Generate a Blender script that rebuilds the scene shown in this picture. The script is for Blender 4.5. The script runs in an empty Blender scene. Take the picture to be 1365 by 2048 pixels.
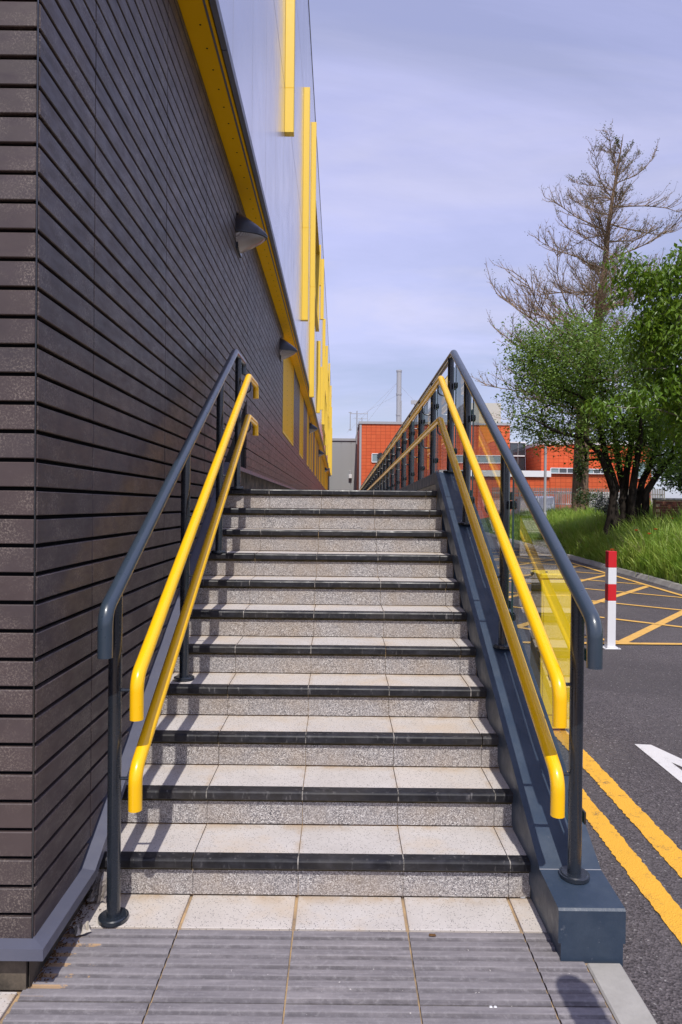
import bpy, math, random
import numpy as np
from mathutils import Vector, Matrix
R = math.radians
random.seed(7); rng = np.random.default_rng(7)
sc = bpy.context.scene
C = sc.collection

# ------------------------------------------------------------------ camera
EYE = 1.524
cam = bpy.data.cameras.new('camera'); camo = bpy.data.objects.new('camera', cam); C.objects.link(camo)
cam.sensor_fit = 'VERTICAL'; cam.sensor_height = 36.0; cam.sensor_width = 24.0; cam.lens = 24.01
cam.clip_start = 0.05; cam.clip_end = 2000
PITCH = 12/1366; ROLL = 0.010
camo.matrix_world = Matrix.Translation((0, 0, EYE)) @ Matrix.Rotation(math.pi/2 - PITCH, 4, 'X') @ Matrix.Rotation(ROLL, 4, 'Z')
sc.camera = camo
sc.view_settings.view_transform = 'Standard'; sc.view_settings.look = 'None'
sc.view_settings.exposure = 0.0; sc.view_settings.gamma = 1.0; sc.view_settings.use_curve_mapping = False

# ------------------------------------------------------------------ light
SUN = Vector((-0.030, 0.575, -0.815)).normalized()      # direction the light travels
el = math.asin(-SUN.z); to = -SUN
sun = bpy.data.lights.new('sun', 'SUN'); suno = bpy.data.objects.new('sun', sun); C.objects.link(suno)
sun.energy = 3.9; sun.angle = R(0.55); sun.color = (1.0, 0.955, 0.885)
suno.rotation_euler = SUN.to_track_quat('-Z', 'Y').to_euler(); suno.location = (0, -10, 30)
w = bpy.data.worlds.new('World'); sc.world = w; w.use_nodes = True
nt = w.node_tree; nt.nodes.clear()
def N(t, **k):
    n = nt.nodes.new(t)
    for a, b in k.items(): setattr(n, a, b)
    return n
sky = N('ShaderNodeTexSky', sky_type='NISHITA', sun_disc=False)
sky.sun_elevation = el; sky.sun_rotation = math.atan2(to.x, to.y); sky.air_density = 1.0; sky.dust_density = 1.5; sky.ozone_density = 1.5
bg = N('ShaderNodeBackground'); bg.inputs['Strength'].default_value = 0.10
out = N('ShaderNodeOutputWorld')
tc = N('ShaderNodeTexCoord'); sep = N('ShaderNodeSeparateXYZ')
nt.links.new(tc.outputs['Generated'], sep.inputs[0])
# thin high cloud, laid out on a flat layer so it stretches towards the horizon
zc = N('ShaderNodeMath', operation='MAXIMUM'); zc.inputs[1].default_value = 0.0; nt.links.new(sep.outputs['Z'], zc.inputs[0])
za = N('ShaderNodeMath', operation='ADD'); za.inputs[1].default_value = 0.22; nt.links.new(zc.outputs[0], za.inputs[0])
dx = N('ShaderNodeMath', operation='DIVIDE'); nt.links.new(sep.outputs['X'], dx.inputs[0]); nt.links.new(za.outputs[0], dx.inputs[1])
dy = N('ShaderNodeMath', operation='DIVIDE'); nt.links.new(sep.outputs['Y'], dy.inputs[0]); nt.links.new(za.outputs[0], dy.inputs[1])
cb = N('ShaderNodeCombineXYZ'); nt.links.new(dx.outputs[0], cb.inputs[0]); nt.links.new(dy.outputs[0], cb.inputs[1])
mp = N('ShaderNodeMapping'); mp.inputs['Rotation'].default_value = (0, 0, 0.95); mp.inputs['Scale'].default_value = (0.5, 1.15, 1); mp.inputs['Location'].default_value = (3.1, 1.7, 0)
nt.links.new(cb.outputs[0], mp.inputs[0])
n1 = N('ShaderNodeTexNoise'); n1.inputs['Scale'].default_value = 1.1; n1.inputs['Detail'].default_value = 9; n1.inputs['Roughness'].default_value = 0.58; n1.inputs['Distortion'].default_value = 0.6
nt.links.new(mp.outputs[0], n1.inputs['Vector'])
cr = N('ShaderNodeMapRange'); cr.inputs['From Min'].default_value = 0.40; cr.inputs['From Max'].default_value = 0.64; cr.inputs['To Min'].default_value = 0.62; cr.inputs['To Max'].default_value = 1.0
nt.links.new(n1.outputs['Fac'], cr.inputs['Value'])
cc = N('ShaderNodeValToRGB')
cc.color_ramp.elements[0].position = 0.0; cc.color_ramp.elements[0].color = (0.70, 0.745, 0.90, 1)
cc.color_ramp.elements[1].position = 0.45; cc.color_ramp.elements[1].color = (0.475, 0.50, 0.82, 1)
e = cc.color_ramp.elements.new(0.16); e.color = (0.54, 0.585, 0.87, 1)
nt.links.new(zc.outputs[0], cc.inputs[0])
cs = N('ShaderNodeVectorMath', operation='SCALE'); cs.inputs['Scale'].default_value = 11.6; nt.links.new(cc.outputs[0], cs.inputs[0])
n2 = N('ShaderNodeTexNoise'); n2.inputs['Scale'].default_value = 1.9; n2.inputs['Detail'].default_value = 8; n2.inputs['Roughness'].default_value = 0.55; n2.inputs['Distortion'].default_value = 0.9
nt.links.new(mp.outputs[0], n2.inputs['Vector'])
cr2 = N('ShaderNodeMapRange'); cr2.inputs['From Min'].default_value = 0.45; cr2.inputs['From Max'].default_value = 0.70; cr2.inputs['To Max'].default_value = 0.75; nt.links.new(n2.outputs['Fac'], cr2.inputs['Value'])
mw = N('ShaderNodeMix', data_type='RGBA'); nt.links.new(cr2.outputs[0], mw.inputs['Factor']); nt.links.new(cs.outputs[0], mw.inputs[6]); mw.inputs[7].default_value = (7.4, 7.3, 9.6, 1)
mx = N('ShaderNodeMix', data_type='RGBA'); nt.links.new(cr.outputs[0], mx.inputs['Factor'])
nt.links.new(sky.outputs[0], mx.inputs[6]); nt.links.new(mw.outputs[2], mx.inputs[7])
nt.links.new(mx.outputs[2], bg.inputs['Color']); nt.links.new(bg.outputs[0], out.inputs['Surface'])

# ------------------------------------------------------------------ materials
class Mat:
    def __init__(s, name, rough=0.6, spec=0.5, metal=0.0, col=(0.5, 0.5, 0.5)):
        s.m = bpy.data.materials.new(name); s.m.use_nodes = True
        s.t = s.m.node_tree; s.b = s.t.nodes['Principled BSDF']; s.o = s.t.nodes['Material Output']
        s.b.inputs['Roughness'].default_value = rough; s.b.inputs['Specular IOR Level'].default_value = spec
        s.b.inputs['Metallic'].default_value = metal; s.b.inputs['Base Color'].default_value = (*col, 1)
        s.tcn = s.t.nodes.new('ShaderNodeTexCoord'); s.geo = s.t.nodes.new('ShaderNodeNewGeometry')
        s.P = s.geo.outputs['Position']
    def n(s, t, **k):
        x = s.t.nodes.new(t)
        for a, b in k.items(): setattr(x, a, b)
        return x
    def L(s, a, b): s.t.links.new(a, b)
    def noise(s, scale, detail=4, rough=0.55, vec=None, stretch=None, dist=0):
        x = s.n('ShaderNodeTexNoise'); x.inputs['Scale'].default_value = scale; x.inputs['Detail'].default_value = detail
        x.inputs['Roughness'].default_value = rough; x.inputs['Distortion'].default_value = dist
        v = vec or s.P
        if stretch:
            mm = s.n('ShaderNodeMapping'); mm.inputs['Scale'].default_value = stretch; s.L(v, mm.inputs[0]); v = mm.outputs[0]
        s.L(v, x.inputs['Vector']); return x.outputs['Fac']
    def vor(s, scale, out='Distance', vec=None):
        x = s.n('ShaderNodeTexVoronoi'); x.inputs['Scale'].default_value = scale
        s.L(vec or s.P, x.inputs['Vector']); return x.outputs[out]
    def rng(s, v, a, b, c=0.0, d=1.0):
        x = s.n('ShaderNodeMapRange'); x.inputs['From Min'].default_value = a; x.inputs['From Max'].default_value = b
        x.inputs['To Min'].default_value = c; x.inputs['To Max'].default_value = d; s.L(v, x.inputs['Value']); return x.outputs[0]
    def mix(s, f, a, b, mode='MIX'):
        x = s.n('ShaderNodeMix', data_type='RGBA', blend_type=mode)
        for v, i in ((f, 0), (a, 6), (b, 7)):
            if hasattr(v, 'is_output'): s.L(v, x.inputs[i])
            elif i == 0: x.inputs[0].default_value = v
            else: x.inputs[i].default_value = (*v, 1)
        return x.outputs[2]
    def math(s, op, a, b=None):
        x = s.n('ShaderNodeMath', operation=op)
        for v, i in ((a, 0), (b, 1)):
            if v is None: continue
            if hasattr(v, 'is_output'): s.L(v, x.inputs[i])
            else: x.inputs[i].default_value = v
        return x.outputs[0]
    def obrand(s):
        return s.n('ShaderNodeObjectInfo').outputs['Random']
    def island(s): return s.geo.outputs['Random Per Island']
    def base(s, c): s.L(c, s.b.inputs['Base Color'])
    def rough(s, v): s.L(v, s.b.inputs['Roughness'])
    def bump(s, h, st=0.3, dist=0.002):
        x = s.n('ShaderNodeBump'); x.inputs['Strength'].default_value = st; x.inputs['Distance'].default_value = dist
        s.L(h, x.inputs['Height']); s.L(x.outputs[0], s.b.inputs['Normal'])

MT = {}; Y1D = 2.655
# pale terrazzo treads
m = Mat('terrazzo', 0.75, 0.3)
c = m.mix(m.rng(m.noise(5, 5), 0.35, 0.7), (0.52, 0.485, 0.465), (0.61, 0.575, 0.56))
c = m.mix(m.rng(m.obrand(), 0, 1, 0, 0.45), c, (0.63, 0.55, 0.47))
sp = m.vor(170, 'Color'); sx = m.n('ShaderNodeSeparateColor'); m.L(sp, sx.inputs[0])
spot = m.math('MULTIPLY', m.math('GREATER_THAN', sx.outputs[0], 0.76), m.math('LESS_THAN', m.vor(170), 0.36))
c = m.mix(m.math('MULTIPLY', spot, 0.8), c, (0.10, 0.09, 0.09))
gr = m.vor(420, 'Color'); gx = m.n('ShaderNodeSeparateColor'); m.L(gr, gx.inputs[0])
c = m.mix(m.rng(gx.outputs[1], 0, 1, 0.0, 0.30), c, (0.33, 0.31, 0.30))
c = m.mix(m.rng(m.noise(2.6, 7, 0.65), 0.53, 0.75, 0, 0.55), c, (0.56, 0.42, 0.27))
c = m.mix(m.rng(m.noise(9, 6, 0.7), 0.6, 0.8, 0, 0.35), c, (0.24, 0.21, 0.19))
sy = m.n('ShaderNodeSeparateXYZ'); m.L(m.P, sy.inputs[0])
fr_y = m.math('FRACT', m.math('DIVIDE', m.math('SUBTRACT', sy.outputs[1], Y1D), 0.275))
edge = m.math('MULTIPLY', m.rng(fr_y, 0.76, 0.99, 0, 1), m.rng(m.noise(6, 6, 0.7), 0.42, 0.60, 0.05, 1))
edge = m.math('MULTIPLY', edge, m.math('LESS_THAN', sy.outputs[1], 5.7))
c = m.mix(m.math('MULTIPLY', edge, 0.75), c, (0.40, 0.29, 0.18))
fx = m.math('FRACT', m.math('DIVIDE', m.math('ADD', sy.outputs[0], 0.983), 0.4125))
ex = m.math('MULTIPLY', m.math('MAXIMUM', m.rng(fx, 0.06, 0.0, 0, 1), m.rng(fx, 0.94, 1.0, 0, 1)), m.rng(m.noise(9, 6, 0.7), 0.45, 0.6, 0, 1))
c = m.mix(m.math('MULTIPLY', ex, 0.55), c, (0.44, 0.33, 0.22))
m.base(c); m.bump(gx.outputs[1], 0.25, 0.0006); MT['terrazzo'] = m.m
# exposed aggregate risers
m = Mat('aggregate_riser', 0.8, 0.3)
a = m.vor(300, 'Color'); ax = m.n('ShaderNodeSeparateColor'); m.L(a, ax.inputs[0])
r = m.n('ShaderNodeValToRGB'); r.color_ramp.interpolation = 'CONSTANT'
els = r.color_ramp.elements; els[0].color = (0.11, 0.105, 0.11, 1); els[0].position = 0; els[1].position = 0.22; els[1].color = (0.27, 0.25, 0.245, 1)
for p, q in ((0.45, (0.42, 0.385, 0.37, 1)), (0.66, (0.24, 0.225, 0.235, 1)), (0.78, (0.56, 0.53, 0.51, 1)), (0.93, (0.74, 0.72, 0.70, 1))):
    e = els.new(p); e.color = q
m.L(ax.outputs[0], r.inputs[0]); c = r.outputs[0]
c = m.mix(m.rng(m.noise(3.0, 6, 0.65), 0.42, 0.72, 0, 0.6), c, (0.36, 0.27, 0.18), 'MIX')
c = m.mix(m.rng(m.noise(7, 5), 0.35, 0.7, 0, 0.4), c, (0.33, 0.31, 0.31))
m.base(c); m.bump(m.vor(230), 0.6, 0.0015); MT['riser'] = m.m
# black nosing
m = Mat('black_nosing', 0.42, 0.5)
c = m.mix(m.rng(m.noise(14, 7, 0.7), 0.45, 0.8), (0.008, 0.008, 0.011), (0.042, 0.042, 0.052))
c = m.mix(m.rng(m.noise(60, 4, 0.6, stretch=(1, 1, 0.25)), 0.60, 0.74, 0, 0.6), c, (0.20, 0.19, 0.19))
c = m.mix(m.rng(m.noise(2.2, 4), 0.5, 0.8, 0, 0.35), c, (0.10, 0.085, 0.07))
m.base(c); m.rough(m.rng(m.noise(9, 5), 0.3, 0.7, 0.30, 0.62)); m.bump(m.noise(90, 4), 0.25, 0.0008); MT['nosing'] = m.m
# sandy joint mortar
m = Mat('sandy_mortar', 0.95, 0.1)
m.base(m.mix(m.rng(m.noise(7, 6, 0.7), 0.36, 0.62), (0.20, 0.16, 0.13), (0.52, 0.36, 0.20))); m.bump(m.noise(200, 3), 0.5, 0.002); MT['mortar'] = m.m
m = Mat('pale_grout', 0.9, 0.1); m.base(m.mix(m.rng(m.noise(30, 5, 0.7), 0.4, 0.6), (0.05, 0.048, 0.046), (0.40, 0.37, 0.34))); MT['grout'] = m.m
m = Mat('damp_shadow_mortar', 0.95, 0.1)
m.base(m.mix(m.rng(m.noise(12, 6, 0.7), 0.36, 0.66), (0.035, 0.032, 0.018), (0.13, 0.10, 0.05))); MT['damp_shade'] = m.m  # mossy damp tone, with the shade under each nosing put into it
# corduroy paving
m = Mat('corduroy_paving', 0.85, 0.25)
c = m.mix(m.rng(m.noise(26, 7, 0.7, stretch=(0.12, 1.0, 1)), 0.34, 0.68), (0.15, 0.138, 0.150), (0.31, 0.285, 0.295))
c = m.mix(m.rng(m.noise(4, 6, 0.65), 0.35, 0.7, 0, 0.5), c, (0.21, 0.195, 0.205))
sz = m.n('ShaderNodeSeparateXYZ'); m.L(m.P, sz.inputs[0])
groove_shade = m.math('MULTIPLY', m.math('LESS_THAN', sz.outputs[2], -0.0025), m.rng(m.noise(11, 6, 0.7), 0.35, 0.6, 0.15, 0.75))  # shade of the grooves painted into the colour, broken up by noise
c = m.mix(groove_shade, c, (0.085, 0.078, 0.082))
c = m.mix(m.rng(m.noise(50, 5, 0.7), 0.5, 0.8, 0, 0.6), c, (0.38, 0.36, 0.37))
c = m.mix(m.rng(m.obrand(), 0, 1, 0, 0.3), c, (0.17, 0.16, 0.18))
c = m.mix(m.math('MULTIPLY', m.math('GREATER_THAN', m.noise(60, 2), 0.755), 0.8), c, (0.62, 0.58, 0.55))
sx = m.n('ShaderNodeSeparateXYZ'); m.L(m.P, sx.inputs[0])
low = m.math('LESS_THAN', sx.outputs[2], -0.0016)
ss = m.math('SUBTRACT', m.noise(13, 6, 0.7), m.rng(sx.outputs[0], -0.93, -0.76, 0.0, 0.30))
ymask = m.math('MULTIPLY', m.math('GREATER_THAN', sx.outputs[1], 2.10), low)
sandm = m.math('MULTIPLY', m.rng(ss, 0.40, 0.43), ymask)
c = m.mix(m.math('MULTIPLY', sandm, 0.8), c, (0.44, 0.29, 0.16))
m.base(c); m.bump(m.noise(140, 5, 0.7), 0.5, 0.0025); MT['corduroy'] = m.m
# asphalt
m = Mat('asphalt', 0.85, 0.35)
a = m.vor(130, 'Color'); ax = m.n('ShaderNodeSeparateColor'); m.L(a, ax.inputs[0])
c = m.mix(ax.outputs[0], (0.042, 0.036, 0.038), (0.145, 0.126, 0.130))
c = m.mix(m.rng(m.noise(1.3, 7, 0.62, stretch=(1, 0.5, 1)), 0.42, 0.7, 0, 0.45), c, (0.14, 0.125, 0.122))
c = m.mix(m.rng(m.noise(0.5, 5, 0.6, dist=1.0), 0.45, 0.62, 0, 0.45), c, (0.055, 0.048, 0.05))
c = m.mix(m.math('MULTIPLY', m.math('GREATER_THAN', ax.outputs[1], 0.99), 0.6), c, (0.4, 0.38, 0.36))
m.base(c); m.bump(m.vor(130), 0.9, 0.006); MT['asphalt'] = m.m
def paint(name, col, wear, rough=0.7, edge=0.0):
    m = Mat(name, rough, 0.3)
    a = m.vor(150, 'Color'); ax = m.n('ShaderNodeSeparateColor'); m.L(a, ax.inputs[0])
    n = m.math('ADD', m.noise(12, 8, 0.72), m.math('MULTIPLY', ax.outputs[0], 0.10))
    c = m.mix(m.rng(n, 0.62, 0.74, 0, wear), col, (0.10, 0.08, 0.07))
    c = m.mix(m.rng(m.noise(3, 5), 0.4, 0.7, 0, 0.3), c, tuple(x*0.75 for x in col))
    m.base(c); m.bump(m.vor(150), 0.7, 0.004); return m.m
MT['line'] = paint('yellow_line_paint', (0.80, 0.42, 0.045), 0.8)
MT['box'] = paint('yellow_box_paint', (0.74, 0.43, 0.11), 0.5)
MT['white_line'] = paint('white_line_paint', (0.68, 0.66, 0.65), 0.5)
# painted steel
def gloss(name, col, rough=0.28, coat=0.5, dust=0.15, bump=0.04):
    m = Mat(name, rough, 0.5)
    m.b.inputs['Coat Weight'].default_value = coat; m.b.inputs['Coat Roughness'].default_value = 0.12
    d = tuple(min(1, x*0.75+0.06) for x in col)
    c = m.mix(m.rng(m.noise(11, 6, 0.65), 0.5, 0.8, 0, dust), col, d)
    c = m.mix(m.math('MULTIPLY', m.math('GREATER_THAN', m.noise(130, 2), 0.76), dust*2), c, tuple(min(1, x+0.22) for x in col))
    m.base(c); m.rough(m.rng(m.noise(25, 4), 0.3, 0.7, rough*0.8, rough*1.3)); m.bump(m.noise(120, 2), bump, 0.001); return m.m
MT['navy'] = gloss('anthracite_paint', (0.030, 0.046, 0.068), 0.32)
MT['yellow'] = gloss('yellow_paint', (0.95, 0.53, 0.003), 0.30, 0.3, 0.03)
MT['fin'] = gloss('yellow_fin_paint', (0.84, 0.56, 0.055), 0.45, 0.0, 0.06)
MT['soffit'] = gloss('yellow_soffit_paint', (0.82, 0.46, 0.002), 0.5, 0.0, 0.04)
MT['soffit'].node_tree.nodes['Principled BSDF'].inputs['Specular IOR Level'].default_value = 0.07
MT['post'] = gloss('dark_post_paint', (0.016, 0.021, 0.030), 0.26)
MT['lamphood'] = gloss('lamp_hood_paint', (0.014, 0.017, 0.030), 0.35, 0.1, 0.05)
MT['black'] = gloss('black_steel', (0.012, 0.014, 0.018), 0.3)
MT['flash'] = gloss('grey_flashing', (0.095, 0.10, 0.14), 0.42, 0.1, 0.3)
MT['cab'] = gloss('yellow_cabinet_paint', (0.88, 0.60, 0.006), 0.4, 0.1, 0.05)
MT['white'] = gloss('white_paint', (0.76, 0.76, 0.78), 0.4, 0.1, 0.12)
MT['red'] = gloss('red_paint', (0.62, 0.012, 0.018), 0.4, 0.1, 0.06)
MT['steel'] = gloss('galvanised_steel', (0.36, 0.36, 0.38), 0.45, 0.0, 0.5)
# painted masonry of the stair kerb
m = Mat('painted_kerb', 0.40, 0.5)
c = m.mix(m.rng(m.noise(7, 7, 0.7), 0.4, 0.75), (0.026, 0.043, 0.072), (0.048, 0.068, 0.10))
c = m.mix(m.rng(m.noise(40, 5, 0.7), 0.66, 0.76, 0, 0.7), c, (0.17, 0.18, 0.21))
m.base(c); m.rough(m.rng(m.noise(8, 5), 0.3, 0.7, 0.28, 0.6)); m.bump(m.noise(35, 7, 0.65), 0.35, 0.004); MT['kerbpaint'] = m.m
# terracotta planks
m = Mat('terracotta_plank', 0.5, 0.48)
c = m.mix(m.rng(m.noise(3.2, 6, 0.6, stretch=(1, 0.5, 1)), 0.35, 0.7), (0.043, 0.033, 0.035), (0.078, 0.058, 0.059))
c = m.mix(m.rng(m.obrand(), 0, 1, 0, 0.5), c, (0.082, 0.055, 0.050))
ef = m.math('MULTIPLY', m.rng(m.noise(150, 4, 0.8), 0.50, 0.60), m.rng(m.noise(6.5, 5, 0.6), 0.42, 0.62))
c = m.mix(m.math('MULTIPLY', ef, 0.55), c, (0.30, 0.25, 0.21))
m.base(c); m.rough(m.rng(m.noise(12, 5, stretch=(1, 1, 3)), 0.3, 0.7, 0.36, 0.56)); m.bump(m.noise(70, 5, 0.6), 0.2, 0.0015); MT['plank'] = m.m
# lilac grey metal upper cladding
m = Mat('metal_panel', 0.22, 0.5, 0.75)
c = m.mix(m.rng(m.noise(1.4, 4, stretch=(1, 1, 0.3)), 0.3, 0.7), (0.70, 0.70, 0.76), (0.78, 0.78, 0.84))
m.base(c); m.rough(m.rng(m.noise(2.5, 3), 0.3, 0.7, 0.19, 0.27)); MT['panel'] = m.m
MT['dark'] = Mat('dark_void', 0.9, 0.1, 0, (0.008, 0.008, 0.009)).m
m = Mat('concrete', 0.9, 0.2); m.base(m.mix(m.rng(m.noise(4, 8, 0.68), 0.3, 0.7), (0.23, 0.215, 0.20), (0.42, 0.40, 0.375))); m.bump(m.noise(60, 6), 0.5, 0.003); MT['concrete'] = m.m
m = Mat('kerb_concrete', 0.9, 0.2)
c = m.mix(m.rng(m.noise(5, 8, 0.7), 0.3, 0.7), (0.30, 0.285, 0.26), (0.46, 0.44, 0.41)); c = m.mix(m.rng(m.obrand(), 0, 1, 0, 0.4), c, (0.26, 0.25, 0.24))
m.base(c); m.bump(m.noise(40, 6), 0.5, 0.004); MT['kerb'] = m.m
m = Mat('stained_plinth', 0.9, 0.2)
c = m.mix(m.rng(m.noise(6, 8, 0.7), 0.38, 0.62), (0.028, 0.026, 0.022), (0.13, 0.105, 0.08)); m.base(c); m.bump(m.noise(30, 6), 0.5, 0.004); MT['plinth'] = m.m
# glass
m = Mat('clear_glass', 0.0, 0.5, 0, (0.93, 0.99, 0.96))
m.t.nodes.remove(m.b)
fr = m.n('ShaderNodeFresnel'); fr.inputs['IOR'].default_value = 1.52
tr = m.n('ShaderNodeBsdfTransparent'); tr.inputs['Color'].default_value = (0.93, 0.965, 0.95, 1)
gl = m.n('ShaderNodeBsdfGlossy'); gl.inputs['Roughness'].default_value = 0.0; gl.inputs['Color'].default_value = (0.95, 0.97, 0.96, 1)
f2 = m.math('DIVIDE', m.math('MULTIPLY', fr.outputs[0], 2.0), m.math('ADD', fr.outputs[0], 1.0))
ff = m.math('MULTIPLY', f2, m.math('SUBTRACT', 1.0, m.geo.outputs['Backfacing']))
mxs = m.n('ShaderNodeMixShader'); m.L(ff, mxs.inputs[0]); m.L(tr.outputs[0], mxs.inputs[1]); m.L(gl.outputs[0], mxs.inputs[2]); m.L(mxs.outputs[0], m.o.inputs['Surface'])
MT['glass'] = m.m
MT['glassedge'] = Mat('glass_edge', 0.15, 0.6, 0, (0.03, 0.075, 0.075)).m
m = Mat('window_glass', 0.06, 0.9, 0, (0.03, 0.04, 0.05)); m.b.inputs['Coat Weight'].default_value = 1.0; MT['window'] = m.m
m = Mat('pale_blind_window', 0.1, 0.9, 0, (0.22, 0.30, 0.32)); MT['blind'] = m.m
m = Mat('lamp_diffuser', 0.10, 0.9, 0, (0.3, 0.27, 0.25)); wv = m.n('ShaderNodeTexWave', bands_direction='Y'); wv.inputs['Scale'].default_value = 70; m.L(m.P, wv.inputs['Vector']); m.base(m.mix(wv.outputs['Fac'], (0.16, 0.13, 0.12), (0.34, 0.30, 0.28))); m.bump(wv.outputs['Fac'], 0.5, 0.004); MT['diffuser'] = m.m
# orange tiles: grid of joints too fine to build at this distance
def tile_mat(name, c1, c2, bw, bh):
    m = Mat(name, 0.6, 0.3)
    sx = m.n('ShaderNodeSeparateXYZ'); m.L(m.P, sx.inputs[0])
    h = m.math('ADD', sx.outputs[0], sx.outputs[1]); cb = m.n('ShaderNodeCombineXYZ'); m.L(h, cb.inputs[0]); m.L(sx.outputs[2], cb.inputs[1])
    bt = m.n('ShaderNodeTexBrick'); bt.offset = 0.0; bt.inputs['Scale'].default_value = 1.0
    bt.inputs['Brick Width'].default_value = bw; bt.inputs['Row Height'].default_value = bh; bt.inputs['Mortar Size'].default_value = 0.016
    bt.inputs['Color1'].default_value = (*c1, 1); bt.inputs['Color2'].default_value = (*c2, 1); bt.inputs['Mortar'].default_value = (c1[0]*0.58, c1[1]*0.55, c1[2]*0.6, 1)
    m.L(cb.outputs[0], bt.inputs['Vector'])
    m.base(m.mix(m.rng(m.noise(0.4, 4), 0.3, 0.7, 0, 0.25), bt.outputs['Color'], tuple(x*0.75 for x in c1)))
    iv = m.math('SUBTRACT', 1.0, bt.outputs['Fac']); m.bump(iv, 0.5, 0.02); return m.m
MT['orange'] = tile_mat('orange_tile', (0.62, 0.108, 0.035), (0.68, 0.135, 0.045), 0.42, 0.30)
MT['greyclad'] = gloss('grey_cladding', (0.33, 0.335, 0.345), 0.6, 0, 0.1)
MT['cream'] = gloss('cream_cladding', (0.48, 0.46, 0.40), 0.6, 0, 0.1)
# brick
m = Mat('red_brick', 0.9, 0.2)
c = m.mix(m.obrand(), (0.11, 0.035, 0.024), (0.18, 0.065, 0.04)); c = m.mix(m.rng(m.noise(18, 6), 0.4, 0.7), c, (0.12, 0.05, 0.04)); m.base(c); m.bump(m.noise(60, 5), 0.5, 0.004); MT['brick'] = m.m
# bark, leaves, grass
def bark(name, a, b, s=9):
    m = Mat(name, 0.95, 0.1); m.base(m.mix(m.rng(m.noise(s, 7, 0.65, stretch=(1, 1, 0.3)), 0.35, 0.65), a, b)); m.bump(m.noise(s*2, 6, 0.6, stretch=(1, 1, 0.25)), 0.9, 0.02); return m.m
MT['bark'] = bark('dark_bark', (0.016, 0.013, 0.011), (0.045, 0.036, 0.030))
MT['pinebark'] = bark('brown_bark', (0.10, 0.062, 0.042), (0.22, 0.15, 0.105))
MT['twig'] = bark('bare_twig', (0.22, 0.15, 0.095), (0.38, 0.27, 0.18), 3)
MT['palebark'] = bark('pale_bark', (0.12, 0.10, 0.08), (0.26, 0.23, 0.19))
def leafm(name, a, b, c3, tl=0.35, rough=0.42, ns=0.9):
    m = Mat(name, rough, 0.5)
    r = m.island(); c = m.mix(r, a, b); c = m.mix(m.rng(m.noise(ns, 3), 0.42, 0.62), c, c3); m.base(c)
    t = m.n('ShaderNodeBsdfTranslucent'); m.L(m.mix(0.5, c, (0.20, 0.30, 0.02)), t.inputs['Color'])
    x = m.n('ShaderNodeMixShader'); x.inputs[0].default_value = tl; m.L(m.b.outputs[0], x.inputs[1]); m.L(t.outputs[0], x.inputs[2]); m.L(x.outputs[0], m.o.inputs['Surface']); return m.m
MT['leaf'] = leafm('mid_green_leaf', (0.11, 0.20, 0.035), (0.27, 0.38, 0.09), (0.16, 0.27, 0.055), 0.42)
MT['cherryleaf'] = leafm('bright_green_leaf', (0.085, 0.17, 0.015), (0.21, 0.31, 0.03), (0.12, 0.22, 0.02), 0.45, 0.34)
MT['darkleaf'] = leafm('dark_green_leaf', (0.022, 0.050, 0.014), (0.045, 0.085, 0.022), (0.03, 0.06, 0.018), 0.2)
MT['silverleaf'] = leafm('silver_leaf', (0.16, 0.20, 0.16), (0.30, 0.33, 0.30), (0.22, 0.26, 0.21), 0.1)
MT['bud'] = leafm('brown_green_bud', (0.14, 0.12, 0.055), (0.10, 0.13, 0.05), (0.16, 0.10, 0.07), 0.2)
MT['grass'] = leafm('meadow_grass', (0.20, 0.34, 0.035), (0.56, 0.66, 0.15), (0.24, 0.40, 0.05), 0.42, 0.45, 2.6)
MT['seed'] = leafm('dry_seed_head', (0.30, 0.25, 0.13), (0.38, 0.32, 0.18), (0.25, 0.24, 0.10), 0.2)
m = Mat('bank_soil', 0.95, 0.1); m.base(m.mix(m.rng(m.noise(3, 6), 0.35, 0.65), (0.04, 0.065, 0.014), (0.07, 0.10, 0.02))); MT['soil'] = m.m
m = Mat('poppy_petal', 0.6, 0.3, 0, (0.75, 0.09, 0.015)); MT['petal'] = m.m
m = Mat('plastic_film', 0.25, 0.5, 0, (0.30, 0.27, 0.25)); m.base(m.mix(m.noise(20, 4), (0.12, 0.105, 0.095), (0.38, 0.34, 0.32))); MT['film'] = m.m
m = Mat('waste_paper', 0.9, 0.2, 0); m.base(m.mix(m.noise(30, 5), (0.30, 0.26, 0.22), (0.62, 0.58, 0.52))); MT['paper'] = m.m
m = Mat('dry_debris', 0.95, 0.1); m.base(m.mix(m.island(), (0.05, 0.028, 0.015), (0.20, 0.11, 0.05))); MT['debris'] = m.m
MT['tyre'] = Mat('tyre_rubber', 0.8, 0.3, 0, (0.02, 0.02, 0.02)).m

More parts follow.
